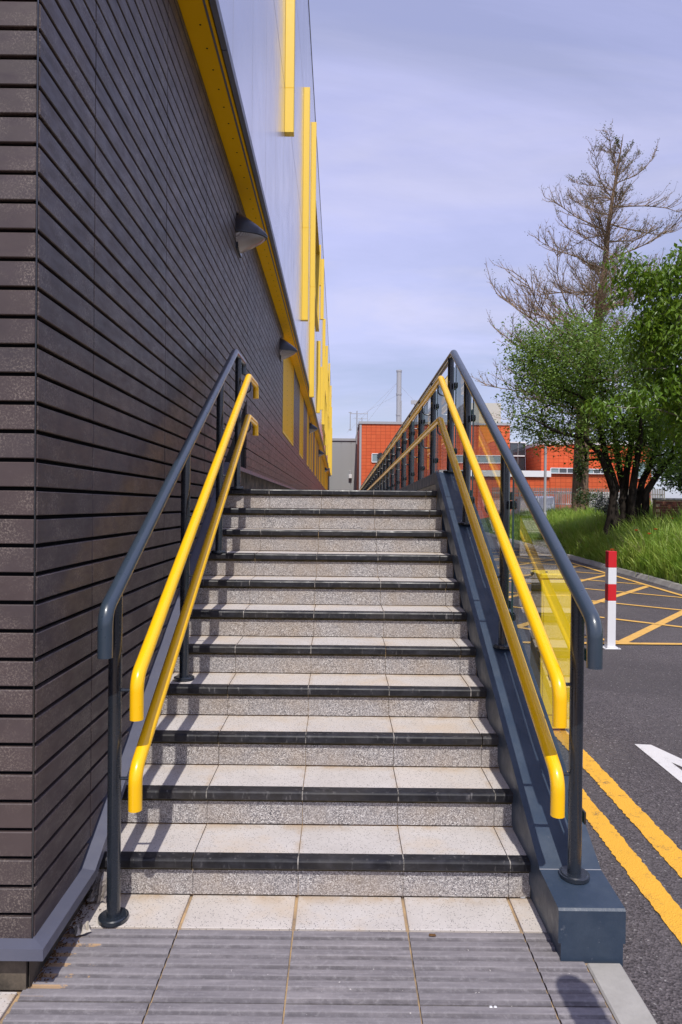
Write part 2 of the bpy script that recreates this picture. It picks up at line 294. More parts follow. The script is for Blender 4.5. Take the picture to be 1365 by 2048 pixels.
# ------------------------------------------------------------------ helpers
class MB:
    def __init__(s): s.v = []; s.f = []; s.smooth = False
    def add(s, vs, fs):
        o = len(s.v); s.v.extend([tuple(p) for p in vs]); s.f.extend([tuple(i+o for i in f) for f in fs]); return s
    def box(s, x0, x1, y0, y1, z0, z1, b=0.0):
        if b <= 0:
            return s.add([(x0,y0,z0),(x1,y0,z0),(x1,y1,z0),(x0,y1,z0),(x0,y0,z1),(x1,y0,z1),(x1,y1,z1),(x0,y1,z1)],
                         [(0,3,2,1),(4,5,6,7),(0,1,5,4),(1,2,6,5),(2,3,7,6),(3,0,4,7)])
        X = ((x0, x0+b), (x1, x1-b)); Y = ((y0, y0+b), (y1, y1-b)); Z = ((z0, z0+b), (z1, z1-b))
        vs = []; idx = {}
        for i in (0, 1):
            for j in (0, 1):
                for k in (0, 1):
                    idx[i,j,k,'x'] = len(vs); vs.append((X[i][0], Y[j][1], Z[k][1]))
                    idx[i,j,k,'y'] = len(vs); vs.append((X[i][1], Y[j][0], Z[k][1]))
                    idx[i,j,k,'z'] = len(vs); vs.append((X[i][1], Y[j][1], Z[k][0]))
        I = idx; fs = []
        for i in (0,1):
            q = [I[i,0,0,'x'],I[i,1,0,'x'],I[i,1,1,'x'],I[i,0,1,'x']]; fs.append(q if i else q[::-1])
            q = [I[0,i,0,'y'],I[1,i,0,'y'],I[1,i,1,'y'],I[0,i,1,'y']]; fs.append(q[::-1] if i else q)
            q = [I[0,0,i,'z'],I[1,0,i,'z'],I[1,1,i,'z'],I[0,1,i,'z']]; fs.append(q if i else q[::-1])
        for i in (0,1):
            for j in (0,1):
                fs.append([I[i,j,0,'x'],I[i,j,1,'x'],I[i,j,1,'y'],I[i,j,0,'y']][::(1 if (i+j)%2 else -1)])
                fs.append([I[i,0,j,'x'],I[i,1,j,'x'],I[i,1,j,'z'],I[i,0,j,'z']][::(-1 if (i+j)%2 else 1)])
                fs.append([I[0,i,j,'y'],I[1,i,j,'y'],I[1,i,j,'z'],I[0,i,j,'z']][::(1 if (i+j)%2 else -1)])
                for k in (0,1):
                    fs.append([I[i,j,k,'x'],I[i,j,k,'y'],I[i,j,k,'z']][::(1 if (i+j+k)%2 else -1)])
        return s.add(vs, fs)
    def prism(s, poly, a, b, axis='x'):      # poly in the other two axes
        n = len(poly)
        def P(u, v, t): return (t,u,v) if axis=='x' else ((u,t,v) if axis=='y' else (u,v,t))
        vs = [P(u,v,a) for u,v in poly]+[P(u,v,b) for u,v in poly]
        fs = [tuple(range(n))[::-1], tuple(range(n,2*n))]+[(i,(i+1)%n,n+(i+1)%n,n+i) for i in range(n)]
        return s.add(vs, fs)
    def tube(s, pts, r, n=10, caps=True):
        pts = [Vector(p) for p in pts]; k = len(pts)
        rs = r if hasattr(r, '__len__') else [r]*k
        t = (pts[1]-pts[0]).normalized(); u = t.orthogonal().normalized()
        if abs(t.z) < 0.99:
            u = t.cross(Vector((0,0,1))).normalized()
        vs = []
        for i in range(k):
            if i == 0: t2 = (pts[1]-pts[0]).normalized()
            elif i == k-1: t2 = (pts[-1]-pts[-2]).normalized()
            else: t2 = ((pts[i+1]-pts[i]).normalized()+(pts[i]-pts[i-1]).normalized()).normalized()
            u = (u - t2*u.dot(t2)); u = u.normalized() if u.length > 1e-6 else t2.orthogonal().normalized()
            v = t2.cross(u)
            for j in range(n):
                a = 2*math.pi*j/n; vs.append(pts[i]+(u*math.cos(a)+v*math.sin(a))*rs[i])
        fs = [(i*n+j, i*n+(j+1)%n, (i+1)*n+(j+1)%n, (i+1)*n+j) for i in range(k-1) for j in range(n)]
        if caps: fs += [tuple(range(n))[::-1], tuple(range((k-1)*n, k*n))]
        return s.add(vs, fs)
    def cyl(s, c, r, z0, z1, n=20, r1=None):
        return s.tube([(c[0],c[1],z0),(c[0],c[1],z1)], [r, r1 if r1 is not None else r], n)
    def mesh(s, name, mat, smooth=False):
        me = bpy.data.meshes.new(name); me.from_pydata(s.v, [], s.f); me.materials.append(MT[mat]); me.update()
        if smooth:
            me.polygons.foreach_set('use_smooth', [True]*len(me.polygons))
            try: me.set_sharp_from_angle(angle=R(40))
            except Exception: pass
        return me
    def build(s, name, mat, parent=None, smooth=False, **k):
        return link(name, s.mesh(name, mat, smooth), parent, **k)
def link(name, me, parent=None, loc=None, kind=None, label=None, cat=None, group=None):
    o = bpy.data.objects.new(name, me); C.objects.link(o)
    if parent: o.parent = parent
    if loc is not None: o.location = loc
    if kind: o['kind'] = kind
    if label: o['label'] = label
    if cat: o['category'] = cat
    if group: o['group'] = group
    return o
def thing(name, label, cat, loc=(0,0,0), rz=0, group=None):
    o = link(name, None, None, loc, None, label, cat, group); o.rotation_euler = (0,0,rz); return o
def npmesh(name, V, n, mat, F=None, smooth=False):      # V (k,3), faces of n consecutive verts or F (m,n)
    me = bpy.data.meshes.new(name); V = np.ascontiguousarray(V, dtype=np.float32)
    me.vertices.add(len(V)); me.vertices.foreach_set('co', V.ravel())
    if F is None: F = np.arange(len(V)).reshape(-1, n)
    F = np.ascontiguousarray(F, dtype=np.int32); nf = len(F)
    me.loops.add(F.size); me.loops.foreach_set('vertex_index', F.ravel())
    me.polygons.add(nf); me.polygons.foreach_set('loop_start', np.arange(0, F.size, n, dtype=np.int32))
    if smooth: me.polygons.foreach_set('use_smooth', np.ones(nf, dtype=bool))
    me.materials.append(MT[mat]); me.update(calc_edges=True); me.validate(); return me
def fillet(pts, rad, seg=7):
    pts = [Vector(p) for p in pts]; o = [pts[0]]
    for i in range(1, len(pts)-1):
        a, b, c = pts[i-1], pts[i], pts[i+1]
        d1 = (a-b).normalized(); d2 = (c-b).normalized(); ang = d1.angle(d2)
        if ang > math.pi-0.02: o.append(b); continue
        L = min(rad/math.tan(ang/2), (a-b).length*0.48, (c-b).length*0.48)
        p0 = b+d1*L; p1 = b+d2*L
        for k in range(seg+1):
            t = k/seg; o.append(p0*(1-t)**2+b*2*t*(1-t)+p1*t*t)
    o.append(pts[-1]); return o
def clip(poly, a, b, c):     # keep a*x+b*y+c >= 0
    o = []
    for i in range(len(poly)):
        p, q = poly[i], poly[(i+1)%len(poly)]
        dp = a*p[0]+b*p[1]+c; dq = a*q[0]+b*q[1]+c
        if dp >= 0: o.append(p)
        if (dp >= 0) != (dq >= 0):
            t = dp/(dp-dq); o.append((p[0]+(q[0]-p[0])*t, p[1]+(q[1]-p[1])*t))
    return o

# ------------------------------------------------------------------ ground and road
ROADZ = -0.03
MB().box(-200, 200, -60, 400, -0.4, ROADZ).build('ground', 'asphalt', kind='structure')
def sheet(name, mat, polys, z):
    b = MB()
    for p in polys:
        if len(p) >= 3:
            a = sum(p[i][0]*p[(i+1)%len(p)][1]-p[(i+1)%len(p)][0]*p[i][1] for i in range(len(p)))
            if a < 0: p = p[::-1]
            b.add([(x, y, z) for x, y in p], [tuple(range(len(p)))])
    return b.build(name, mat, kind='structure')
def rough_strip(x0, y0, x1, y1, wd, n=160, amp=0.005):
    d = Vector((x1-x0, y1-y0)).normalized(); nn = Vector((-d.y, d.x)); Lf = []; Rt = []
    for i in range(n+1):
        t = i/n; p = Vector((x0+(x1-x0)*t, y0+(y1-y0)*t))
        Lf.append(p+nn*(wd/2+random.uniform(-amp, amp))); Rt.append(p-nn*(wd/2+random.uniform(-amp, amp)))
    return [[tuple(Rt[i]), tuple(Rt[i+1]), tuple(Lf[i+1]), tuple(Lf[i])] for i in range(n)]
sheet('double_yellow_line', 'line', rough_strip(1.255, 0.4, 1.345, 7.6, 0.104, 420) + rough_strip(1.468, 0.4, 1.568, 7.6, 0.108, 420), ROADZ+0.004)
# box junction
polys = []
xr = lambda y: 6.133+(y-12.24)*0.056
Q = [(1.95, 7.82), (xr(7.82), 7.82), (xr(25), 25), (2.6, 25)]
def clipQ(p):
    for i in range(4):
        (x0, y0), (x1, y1) = Q[i], Q[(i+1)%4]
        p = clip(p, -(y1-y0), (x1-x0), (y1-y0)*x0-(x1-x0)*y0)
        if len(p) < 3: return []
    return p
def strip(x0, y0, dx_, dy_, L, wd):
    d = Vector((dx_, dy_)).normalized(); n_ = Vector((-d.y, d.x))*wd/2; a = Vector((x0, y0))-d*L; b = Vector((x0, y0))+d*L
    return [tuple(a-n_), tuple(b-n_), tuple(b+n_), tuple(a+n_)]
A_, B_ = [], []
for k in range(-3, 9): A_.append(clipQ(strip(3.18, 7.8+2.17*k, 0.80, 1.0, 40, 0.12)))
for k in range(-3, 12): B_.append(clipQ(strip(3.665, 9.797+2.2*(k-1)-0.04, 1.0, -0.93, 40, 0.10)))
sheet('box_junction_marking', 'box', A_, ROADZ+0.004)
sheet('box_junction_marking', 'box', B_, ROADZ+0.008)
bor = []
for i in range(4):
    (x0, y0), (x1, y1) = Q[i], Q[(i+1)%4]
    bor += rough_strip(x0, y0, x1, y1, 0.10, 50, 0.003)
sheet('box_junction_border', 'box', bor, ROADZ+0.012)
sheet('arrow_marking', 'white_line', [[(1.95,4.49),(2.055,4.48),(2.13,4.236),(2.06,4.12),(2.04,4.176)], [(1.95,4.49),(2.04,4.176),(2.04,3.3),(1.945,3.3)], [(2.13,4.236),(2.45,3.3),(2.35,3.3),(2.06,4.12)]], ROADZ+0.004)

# pavement -------------------------------------------------------------
XJ = [-1.395, -0.983, -0.569, -0.157, 0.255, 0.667]
pav = MB().box(-3.2, 0.955, -2.0, 2.66, -0.35, -0.012).build('pavement', 'mortar', kind='structure')
def flag_mesh(wd, ln, ribs):
    b = MB(); g = 0.003; prof = []
    y = g; z0 = -0.006; z1 = 0.0
    if ribs:
        step = (ln-2*g)/ribs
        for k in range(ribs):
            a = y+k*step
            prof += [(a, z0), (a+step*0.24, z0), (a+step*0.30, z1-0.001), (a+step*0.36, z1), (a+step*0.80, z1), (a+step*0.88, z1-0.001), (a+step*0.95, z0)]
        prof.append((ln-g, z0))
    vs = []; fs = []
    for (yy, zz) in prof: vs += [(g, yy, zz), (wd-g, yy, zz)]
    n = len(prof)
    fs = [(2*i, 2*i+1, 2*i+3, 2*i+2) for i in range(n-1)]
    o = len(vs); zb = -0.05
    vs += [(g, g, zb), (wd-g, g, zb), (wd-g, ln-g, zb), (g, ln-g, zb)]
    fs += [(o, o+1, 1, 0), (o+2, o+3, 2*n-2, 2*n-1)]
    fs += [tuple([o+3, o]+[2*i for i in range(n)]), tuple([o+1, o+2]+[2*i+1 for i in range(n)][::-1])]
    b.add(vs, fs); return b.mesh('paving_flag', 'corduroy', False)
fm = {}
yrows = [(2.445, 2.083, 7), (2.083, 1.683, 8), (1.683, 1.283, 8), (1.283, 0.883, 8)]
cols = [(XJ[i], XJ[i+1]) for i in range(1, 5)] + [(XJ[5], 0.835)]
for y1, y0, nr in yrows:
    for x0, x1 in cols:
        key = (round(x1-x0, 3), round(y1-y0, 3))
        if key not in fm: fm[key] = flag_mesh(x1-x0, y1-y0, nr)
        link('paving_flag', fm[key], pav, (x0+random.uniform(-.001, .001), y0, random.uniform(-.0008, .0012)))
# pale slabs at the stair foot and left of the building corner
def slab(parent, name, mat, x0, x1, y0, y1, z0, z1, g=0.004, b=0.0018):
    return MB().box(x0+g, x1-g, y0+g, y1-g, z0, z1, b).build(name, mat, parent)
for x0, x1 in [(XJ[i], XJ[i+1]) for i in range(1, 5)] + [(XJ[5], 0.765)]:
    slab(pav, 'terrazzo_slab', 'terrazzo', x0, x1, 2.445, 2.663, -0.05, -0.002+random.uniform(-.0008,.0008), 0.006)
for i in range(3):
    for j in range(4):
        slab(pav, 'terrazzo_slab', 'terrazzo', -0.99-0.41*(i+1), -0.99-0.41*i, 2.12-0.41*(j+1), 2.12-0.41*j, -0.05, 0.0)
kerbx = [0.0, 0.915, 1.6, 2.283]
for y0, y1 in ((0.45, 1.37), (1.37, 2.285)):
    MB().box(0.838, 0.955, y0+.003, y1-.003, -0.12, 0.0, 0.006).build('kerb_stone', 'kerb', pav)

# ------------------------------------------------------------------ staircase
GO, RI, Y1 = 0.275, 0.15, 2.688           # Y1: back edge of the first black nosing strip
st = thing('staircase', 'flight of pale terrazzo steps with black nosings beside the dark clad wall', 'stairs', (0, 2.66, 0))
def rel(o): o.location = Vector(o.location)-Vector((0, 2.66, 0)); return o
XL, XR = -0.983, 0.748
core = MB()
for k in range(1, 12):
    yr = Y1-0.033+(k-1)*GO
    core.box(XL, XR+0.012, yr+0.012, yr+0.012+GO+0.02, -0.2 if k == 1 else (k-2)*RI-0.02, k*RI-0.014)
    core.box(XL, XR+0.012, yr+0.002, yr+0.013, k*RI-0.058, k*RI-0.03)
rel(core.build('step_core', 'mortar', st))
for k in range(1, 12):
    z = k*RI; yb = Y1+(k-1)*GO; yr = yb-0.033; shift = random.uniform(-0.004, 0.004)
    xs = [XL]+[x+shift+random.uniform(-.002, .002) for x in XJ[2:]]+[XR+0.008]
    for i in range(len(xs)-1):
        x0, x1 = xs[i], xs[i+1]
        dz = random.uniform(-.0008, .0008)
        yend = yb+GO-0.034 if k < 11 else yb+0.38
        rel(slab(st, 'tread_slab', 'terrazzo', x0, x1, yb, yend, z-0.03, z-0.001+dz, 0.0016, 0.001))
        rel(slab(st, 'riser_slab', 'riser', x0, x1, yr, yr+0.016, z-RI+0.002, z-0.044, 0.001, 0.0006))
        # black nosing: chamfered profile
        f = yb-0.056+random.uniform(-.0008, .0008); zt = z+0.0005+dz; zb = z-0.038
        poly = [(yb-0.001, zb), (f+0.004, zb), (f, zb+0.005), (f, zt-0.009), (f+0.003, zt-0.003), (f+0.009, zt), (yb-0.001, zt)]
        rel(MB().prism(poly, x0+0.0022, x1-0.0022, 'x').build('nosing_strip', 'nosing', st))
        if i and random.random() < 0.7:
            q = [(u+0.0012 if u < yb-0.01 else u, v-0.0008) for u, v in poly]; rel(MB().prism(q, x0-0.0021, x0+0.0021, 'x').build('joint_filler', 'grout', st))
        rel(MB().box(x0+0.001, x1-0.001, yr-0.001, yr+0.02, z-0.052, z-0.0385).build('nosing_bed', 'damp_shade', st))

# upper walkway (ramps gently down away from the stairs)
SL = -0.0150
wk = link('walkway', MB().prism([(5.78, -0.2), (5.78, 1.648), (64, 1.648+SL*58), (64, -0.2)], XL, 0.748, 'x').mesh('walkway', 'terrazzo'), kind='structure')

# painted kerb wall on the right
kw = thing('stair_kerb_wall', 'dark blue painted kerb wall stepping up the right side of the stairs', 'kerb wall', (0.86, 2.4, 0))
def krel(o): o.location = Vector((-0.86, -2.4, 0)); return o
AP = (5.42, 1.80)
def wob(): return random.uniform(-.0015, .0015)
top = [(2.293, 0.172), (2.50, 0.190), AP]
b = MB(); b.prism([(2.293, 0.055), (2.293, 0.165), (2.300, 0.172), (2.515, 0.188), AP, (5.43, 1.70), (2.75, 0.055)], 0.748, 0.975, 'x')
b.prism([(2.293, -0.2), (2.293, 0.055), (2.9, 0.055), (5.43, 1.5), (5.43, -0.2)], 0.757, 0.967, 'x')
krel(b.build('sloped_kerb', 'kerbpaint', kw))
b = MB(); b.prism([(5.432, -0.2), (5.432, 1.70), AP, (30.5, 1.80+SL*25.1), (30.5, -0.2)], 0.9, 0.975, 'x')
b.prism([(5.432, 1.71), AP, (30.5, 1.80+SL*25.1), (30.5, 1.71+SL*25.1)], 0.748, 0.8995, 'x')
krel(b.build('level_coping', 'kerbpaint', kw))
b = MB(); b.prism([(5.434, -0.2), (5.434, 1.709), (30.5, 1.709+SL*25.1), (30.5, -0.2)], 0.762, 0.899, 'x')
krel(b.build('rendered_upstand', 'concrete', kw))
# hairline joint in the coping where slope begins
krel(MB().box(0.7475, 0.9755, 2.513, 2.516, 0.1875, 0.1890).build('coping_joint', 'steel', kw))

# ------------------------------------------------------------------ railings
def arm(x_post, x_rail, y, zr, sgn):       # bracket: from the post, curls up under the rail
    zz = zr-0.105
    p = [(x_post, y, zz), (x_rail+sgn*0.0, y, zz), (x_rail, y, zr-0.015)]
    return MB().tube(fillet(p, 0.045, 6), 0.0065, 8)
def zat(path, y):
    for a, b in zip(path[:-1], path[1:]):
        if min(a[0], b[0]) <= y <= max(a[0], b[0]) and abs(a[0]-b[0]) > 0.03:
            t = (y-a[0])/(b[0]-a[0]); return a[1]+(b[1]-a[1])*t
    return max(p[1] for p in path)
def railing(xp, xy, grey, yup, ylo, posts, root, loc):
    def rl(o): o.location = -Vector(loc); return o
    rl(MB().tube(fillet([(xp, y, z) for y, z in grey], 0.085), 0.0262, 20).build('top_rail', 'navy', root, True))
    rl(MB().tube(fillet([(xy, y, z) for y, z in yup], 0.085), 0.0245, 20).build('handrail', 'yellow', root, True))
    rl(MB().tube(fillet([(xy, y, z) for y, z in ylo], 0.085), 0.0245, 20).build('handrail', 'yellow', root, True))
    for y, z in posts:
        zt = zat(grey, y)-0.008
        if y < 2.55: zt = zat(grey, 2.50)-0.01
        n_ = 20 if y < 12 else 8
        p = rl(MB().tube([(xp, y, z), (xp, y, zt)], 0.0245, n_).build('post', 'post', root, True))
        if y < 14:
            f = MB().tube([(xp, y, z+0.001), (xp, y, z+0.013)], 0.054, 28).tube([(xp, y, z+0.013), (xp, y, z+0.0165)], [0.049, 0.045], 28).build('base_flange', 'post', p, True)
        for pth in (yup, ylo):
            zr = zat(pth, max(y, 2.50) if y < 2.6 else y)
            yy = y
            if y < 2.55: zr = zat(pth, 2.50)
            rl(arm(xp, xy, yy, zr, 0).build('bracket', 'post', root, True))
# left, against the wall
lg = [(2.385, 0.985), (2.385, 1.145), (5.215, 2.69), (5.66, 2.70), (5.66, 2.605)]
lu = [(2.425, 0.757), (2.425, 0.905), (5.265, 2.512), (5.70, 2.522), (5.70, 2.412)]
ll = [(2.415, 0.438), (2.415, 0.575), (5.26, 2.203), (5.70, 2.203), (5.70, 2.103)]
locL = (-0.82, 2.49, 0)
lr = thing('stair_railing', 'dark steel railing with two yellow handrails beside the clad wall', 'railing', locL, 0, 'railings of the stairs')
railing(-0.82, -0.72, lg, lu, ll, [(2.493, 0.0), (3.60, 0.60), (4.60, 1.20), (5.39, 1.651)], lr, locL)
# right, on the kerb wall, running on beside the walkway
D = lambda z, y: z+SL*(y-5.4)
rg = [(2.305, 0.985), (2.305, 1.135), (5.31, 2.722), (30.0, D(2.722, 30)), (30.25, D(2.70, 30)), (30.25, 2.0)]
ru = [(2.352, 0.772), (2.352, 0.909), (5.29, 2.518), (30.0, D(2.52, 30)), (30.2, D(2.50, 30)), (30.2, 2.0)]
rl_ = [(2.362, 0.457), (2.362, 0.588), (5.315, 2.204), (30.0, D(2.205, 30)), (30.2, 2.0-.1), (30.2, 1.7)]
locR = (0.862, 2.48, 0.17)
rr = thing('glazed_railing', 'dark steel railing with yellow handrails and clear glass panels on the kerb wall', 'railing', locR, 0, 'railings of the stairs')
kz = lambda y: 0.185 if y < 2.51 else (0.188+(y-2.515)*(AP[1]-0.188)/(AP[0]-2.515) if y < AP[0] else D(1.80, y))
ppos = [2.474, 3.597, 4.712, 5.44]+[5.44+1.035*i for i in range(1, 24)]
railing(0.862, 0.762, rg, ru, rl_, [(y, kz(y)-0.001) for y in ppos], rr, locR)
# glass panels
def glass(ya, yb):
    X0 = 0.8905; X1 = 0.9005
    za = zat(rg, max(ya, 2.42)); zb = zat(rg, yb)
    pl = [(ya, kz(ya)+0.05), (yb, kz(yb)+0.05), (yb, zb-0.075), (ya, za-0.075)]
    g = MB().prism(pl, X0, X1, 'x')
    me = g.mesh('glass_panel', 'glass'); me.materials.append(MT['glassedge'])
    for p in me.polygons:
        if abs(p.normal.x) < 0.5: p.material_index = 1
    o = link('glass_panel', me, rr); o.location = -Vector(locR)
    for f in (0.16, 0.80):
        for yy in (ya, yb):
            z0 = kz(yy)+0.05; z1 = zat(rg, max(yy, 2.42))-0.075; zc_ = z0+(z1-z0)*f
            d = 1 if yy == ya else -1
            c = MB(); pl2 = [(yy-d*0.03, zc_-0.022), (yy+d*0.012, zc_-0.022), (yy+d*0.03, zc_-0.012), (yy+d*0.03, zc_+0.012), (yy+d*0.012, zc_+0.022), (yy-d*0.03, zc_+0.022)]
            c.prism(pl2, 0.884, 0.8895, 'x'); c.prism(pl2, 0.9015, 0.908, 'x')
            q = c.build('glass_clamp', 'black', o); q.location = (0, 0, 0)
for i in range(len(ppos)-1): glass(ppos[i]+0.045, ppos[i+1]-0.045)

# ------------------------------------------------------------------ the clad building
YC = 2.118
BO = Vector((-0.96, 6.0, 0)); 
bd = thing('clad_building', 'long building clad in dark terracotta planks below and lilac metal panels with yellow fins above', 'building', BO, 0.0044)
def bp(b, name, mat, smooth=False, kind=None, parent=None, label=None):
    o = b.build(name, mat, parent or bd, smooth, kind=kind, label=label)
    if parent is None: o.location = -BO
    return o
X0 = -0.96; ROWH = 0.0885; ZB = 0.158; ZS = 4.38
slope_line = lambda y: 0.19+0.545*(y-2.507) if y < 5.6 else 1.875
# backing
bp(MB().box(-14, X0-0.022, YC+0.02, 66, 0.0, 4.6), 'backing_wall', 'dark')
bp(MB().prism([(YC+0.012, 0.0), (5.78, 0.0), (5.78, 1.66), (66, 0.8), (66, 1.88), (5.55, 1.88), (2.5, 0.20), (YC+0.012, 0.17)], X0-0.021, X0-0.020, 'x'), 'plinth', 'plinth')
bp(MB().box(-6, X0-0.028, YC+0.005, YC+0.02, 0.0, 0.16), 'plinth', 'plinth')
def plank(y0, y1, row, mb=None):
    z0 = ZB+row*ROWH; z1 = z0+ROWH
    major = (row-4) % 3 == 0
    g0 = 0.0135; g1 = 0.0
    if z1 > ZS: z1 = ZS
    poly = [(y0+0.0028, z0), (y1-0.0028, z0), (y1-0.0028, z1-g0), (y0+0.0028, z1-g0)]
    poly = clip(poly, -0.545, 1.0, -(0.19-0.545*2.507))          # above the stair flashing
    if y0 > 5.0: poly = clip(poly, 0, 1, -1.875)
    if y1 <= 5.6 or y0 < 5.6: pass
    if len(poly) < 3: return
    p = random.uniform(-.0008, .0008)
    (mb or 0)
    if mb is not None:
        mb.prism(poly, X0-0.02+p, X0+p, 'x'); return
    n = len(poly); c = (sum(q[0] for q in poly)/n, sum(q[1] for q in poly)/n)
    b = MB(); s_ = 0.0025
    inner = []
    for (u, v) in poly:
        du = c[0]-u; dv = c[1]-v
        inner.append((u+math.copysign(min(s_, abs(du)), du), v+math.copysign(min(s_, abs(dv)), dv)))
    vs = [(X0-0.02, u, v) for u, v in poly]+[(X0-0.003+p, u, v) for u, v in poly]+[(X0+p, u, v) for u, v in inner]
    fs = [tuple(range(n))[::-1], tuple(range(2*n, 3*n))]
    for q in (0, n): fs += [(q+i, q+(i+1)%n, q+n+(i+1)%n, q+n+i) for i in range(n)]
    b.add(vs, fs); bp(b, 'plank', 'plank')
ycol = [YC, 2.60, 3.67, 4.76, 5.84, 6.92]
nrow = int(math.ceil((ZS-ZB)/ROWH))
for j in range(len(ycol)-1):
    for r_ in range(nrow): plank(ycol[j], ycol[j+1], r_)
# front (gable) face
for r_ in range(nrow):
    z0 = ZB+r_*ROWH; z1 = min(z0+ROWH, ZS)
    bp(MB().box(-3.4, X0-0.007, YC-0.004+random.uniform(-.0008,.0008), YC+0.015, z0, z1-0.0125, 0.0022), 'plank', 'plank')
bp(MB().box(-9, X0-0.008, YC+0.0155, YC+0.02, 0.16, ZS), 'backing_wall', 'dark')
bp(MB().box(X0-0.0065, X0-0.0035, YC-0.005, YC-0.0005, 0.16, ZS), 'corner_trim', 'black')
# windows: yellow infill panels set in the planks, then far planks joined
WIN = [(11.35, 14.0), (16.2, 17.9), (20.0, 21.3), (22.0, 22.9), (23.6, 24.8), (26.6, 28.6), (30.2, 31.0), (32.4, 35.0), (36.2, 38.0), (39, 42), (43, 46), (47, 52), (53, 60)]
ZW = 2.74
far = MB(); y = 6.92
cells = []
while y < 65:
    cells.append((y, min(y+1.08, 66))); y += 1.08
for r_ in range(nrow):
    z0 = ZB+r_*ROWH; z1 = min(z0+ROWH, ZS)
    if z1 < 1.88: continue
    flat = z0 < 2.0 + 0.0
    for (a, b_) in cells:
        segs = [(a, b_)]
        if z1 > ZW:
            for w0, w1 in WIN:
                ns = []
                for s0, s1 in segs:
                    if w1 <= s0 or w0 >= s1: ns.append((s0, s1)); continue
                    if s0 < w0: ns.append((s0, w0))
                    if w1 < s1: ns.append((w1, s1))
                segs = ns
        for s0, s1 in segs:
            if s1-s0 < 0.02: continue
            g = 0.0115 if ((r_-4) % 3 == 2 or z0 > 2.7) else 0.0035
            far.box(X0-0.02, X0, s0+0.0015, s1-0.0015, max(z0, 1.88), z1-g)
bp(far, 'plank', 'plank', kind='stuff')
dots = MB()
for (a, b_) in cells[:16]:
    for r_ in range(20, nrow):
        z = ZB+r_*ROWH+0.075
        if r_ % 1 == 0: dots.box(X0-0.001, X0+0.0012, a+0.02, a+0.032, z-0.007, z+0.005)
bp(dots, 'fixing_clip', 'dark', kind='stuff')
for w0, w1 in WIN:
    f = bp(MB().box(X0-0.019, X0-0.008, w0, w1, ZW, ZS), 'window_infill', 'soffit')
    fr_ = MB().box(X0-0.006, X0+0.006, w0, w1, ZW-0.001, ZW+0.035).box(X0-0.006, X0+0.006, w0, w0+0.04, ZW+0.036, ZS-0.001).box(X0-0.006, X0+0.006, w1-0.04, w1, ZW+0.036, ZS-0.001)
    q = fr_.build('window_frame', 'fin', f)
# flashing along the foot of the planks
def flash_poly():
    b = MB(); prof = [(-0.02, 0.014), (0.047, 0.004), (0.047, -0.032), (0.035, -0.032), (-0.02, -0.004)]
    rows = [lambda o, z: (-6, YC-o, 0.158+z), lambda o, z: (X0+o, YC-o, 0.158+z), lambda o, z: (X0+o, 2.52, 0.160+z), lambda o, z: (X0+o, 5.65, 1.868+z), lambda o, z: (X0+o, 66, 1.868+z)]
    for r_ in rows: b.v += [r_(o, z) for o, z in prof]
    for i in range(len(rows)-1):
        for j in range(5): b.f.append((i*5+j, (i+1)*5+j, (i+1)*5+(j+1)%5, i*5+(j+1)%5))
    b.f += [(4, 3, 2, 1, 0), tuple(range(20, 25))]
    return b
bp(flash_poly(), 'base_flashing', 'flash')
# soffit and upper volume
XS = X0+0.21
sf = bp(MB().box(X0-0.03, X0+0.135, 1.6, 66, ZS, ZS+0.03), 'soffit', 'soffit')
bp(MB().box(X0+0.137, X0+0.150, 1.6, 66, ZS+0.002, ZS+0.03), 'soffit_trim', 'flash')
bp(MB().box(X0+0.152, X0+0.168, 1.6, 66, ZS-0.004, ZS+0.03), 'soffit_trim', 'soffit')
bp(MB().box(X0+0.170, X0+0.176, 1.6, 66, ZS+0.01, ZS+0.03), 'soffit_trim', 'dark')
for k in range(24):
    bp(MB().box(X0+0.178, XS+0.004, 1.6+k*2.7+0.004, 1.6+(k+1)*2.7-0.004, ZS-0.010, ZS+0.055), 'drip_edge', 'flash')
hol = MB()
for k in range(150):
    hol.cyl((X0+0.085, 2.2+k*0.21), 0.0065, ZS-0.0012, ZS+0.001, 8)
bp(hol, 'soffit_vent_hole', 'dark', kind='stuff')
bp(MB().box(-14, XS-0.012, 1.6, 66, ZS+0.031, 12.05), 'upper_wall', 'dark')
zrows = [ZS+0.056, 6.80, 9.34, 12.0]
for i in range(3):
    yy = 2.53-1.0
    while yy < 66:
        y1 = min(yy+1.0, 66)
        bp(MB().box(XS-0.0115, XS, yy+0.005, y1-0.005, zrows[i]+0.010, zrows[i+1]-0.010), 'metal_panel', 'panel')
        yy += 1.0
bp(MB().box(-14, XS+0.012, 1.55, 66.05, 12.0, 12.10), 'roof_coping', 'black')
FINS = [(8.67,6.24,12.0),(13.0,5.05,9.45),(16.5,4.15,10.75),(21.2,8.35,9.6),(21.9,4.5,6.8),(25.6,8.5,10.75),(26.2,5.2,6.85),(29.2,5.0,9.5),(32.5,4.4,8.6),(35.8,6.5,9.9),(37.5,4.3,8.2),(41.0,5.2,9.0),(45,8.1,10.9),(46,4.4,7.5),(50,4.3,9.2),(55,5.2,11.2),(60,4.4,10.2),(64,4.4,8.8)]
for (fy, z0, z1) in FINS:
    f = bp(MB().box(XS+0.001, XS+0.115, fy, fy+0.11, z0, z1, 0.004), 'fin', 'fin')
    if z0 < 6.8 < z1: MB().box(XS+0.001, XS+0.1158, fy-0.0008, fy+0.1108, 6.797, 6.803).build('fin_joint', 'soffit', f)
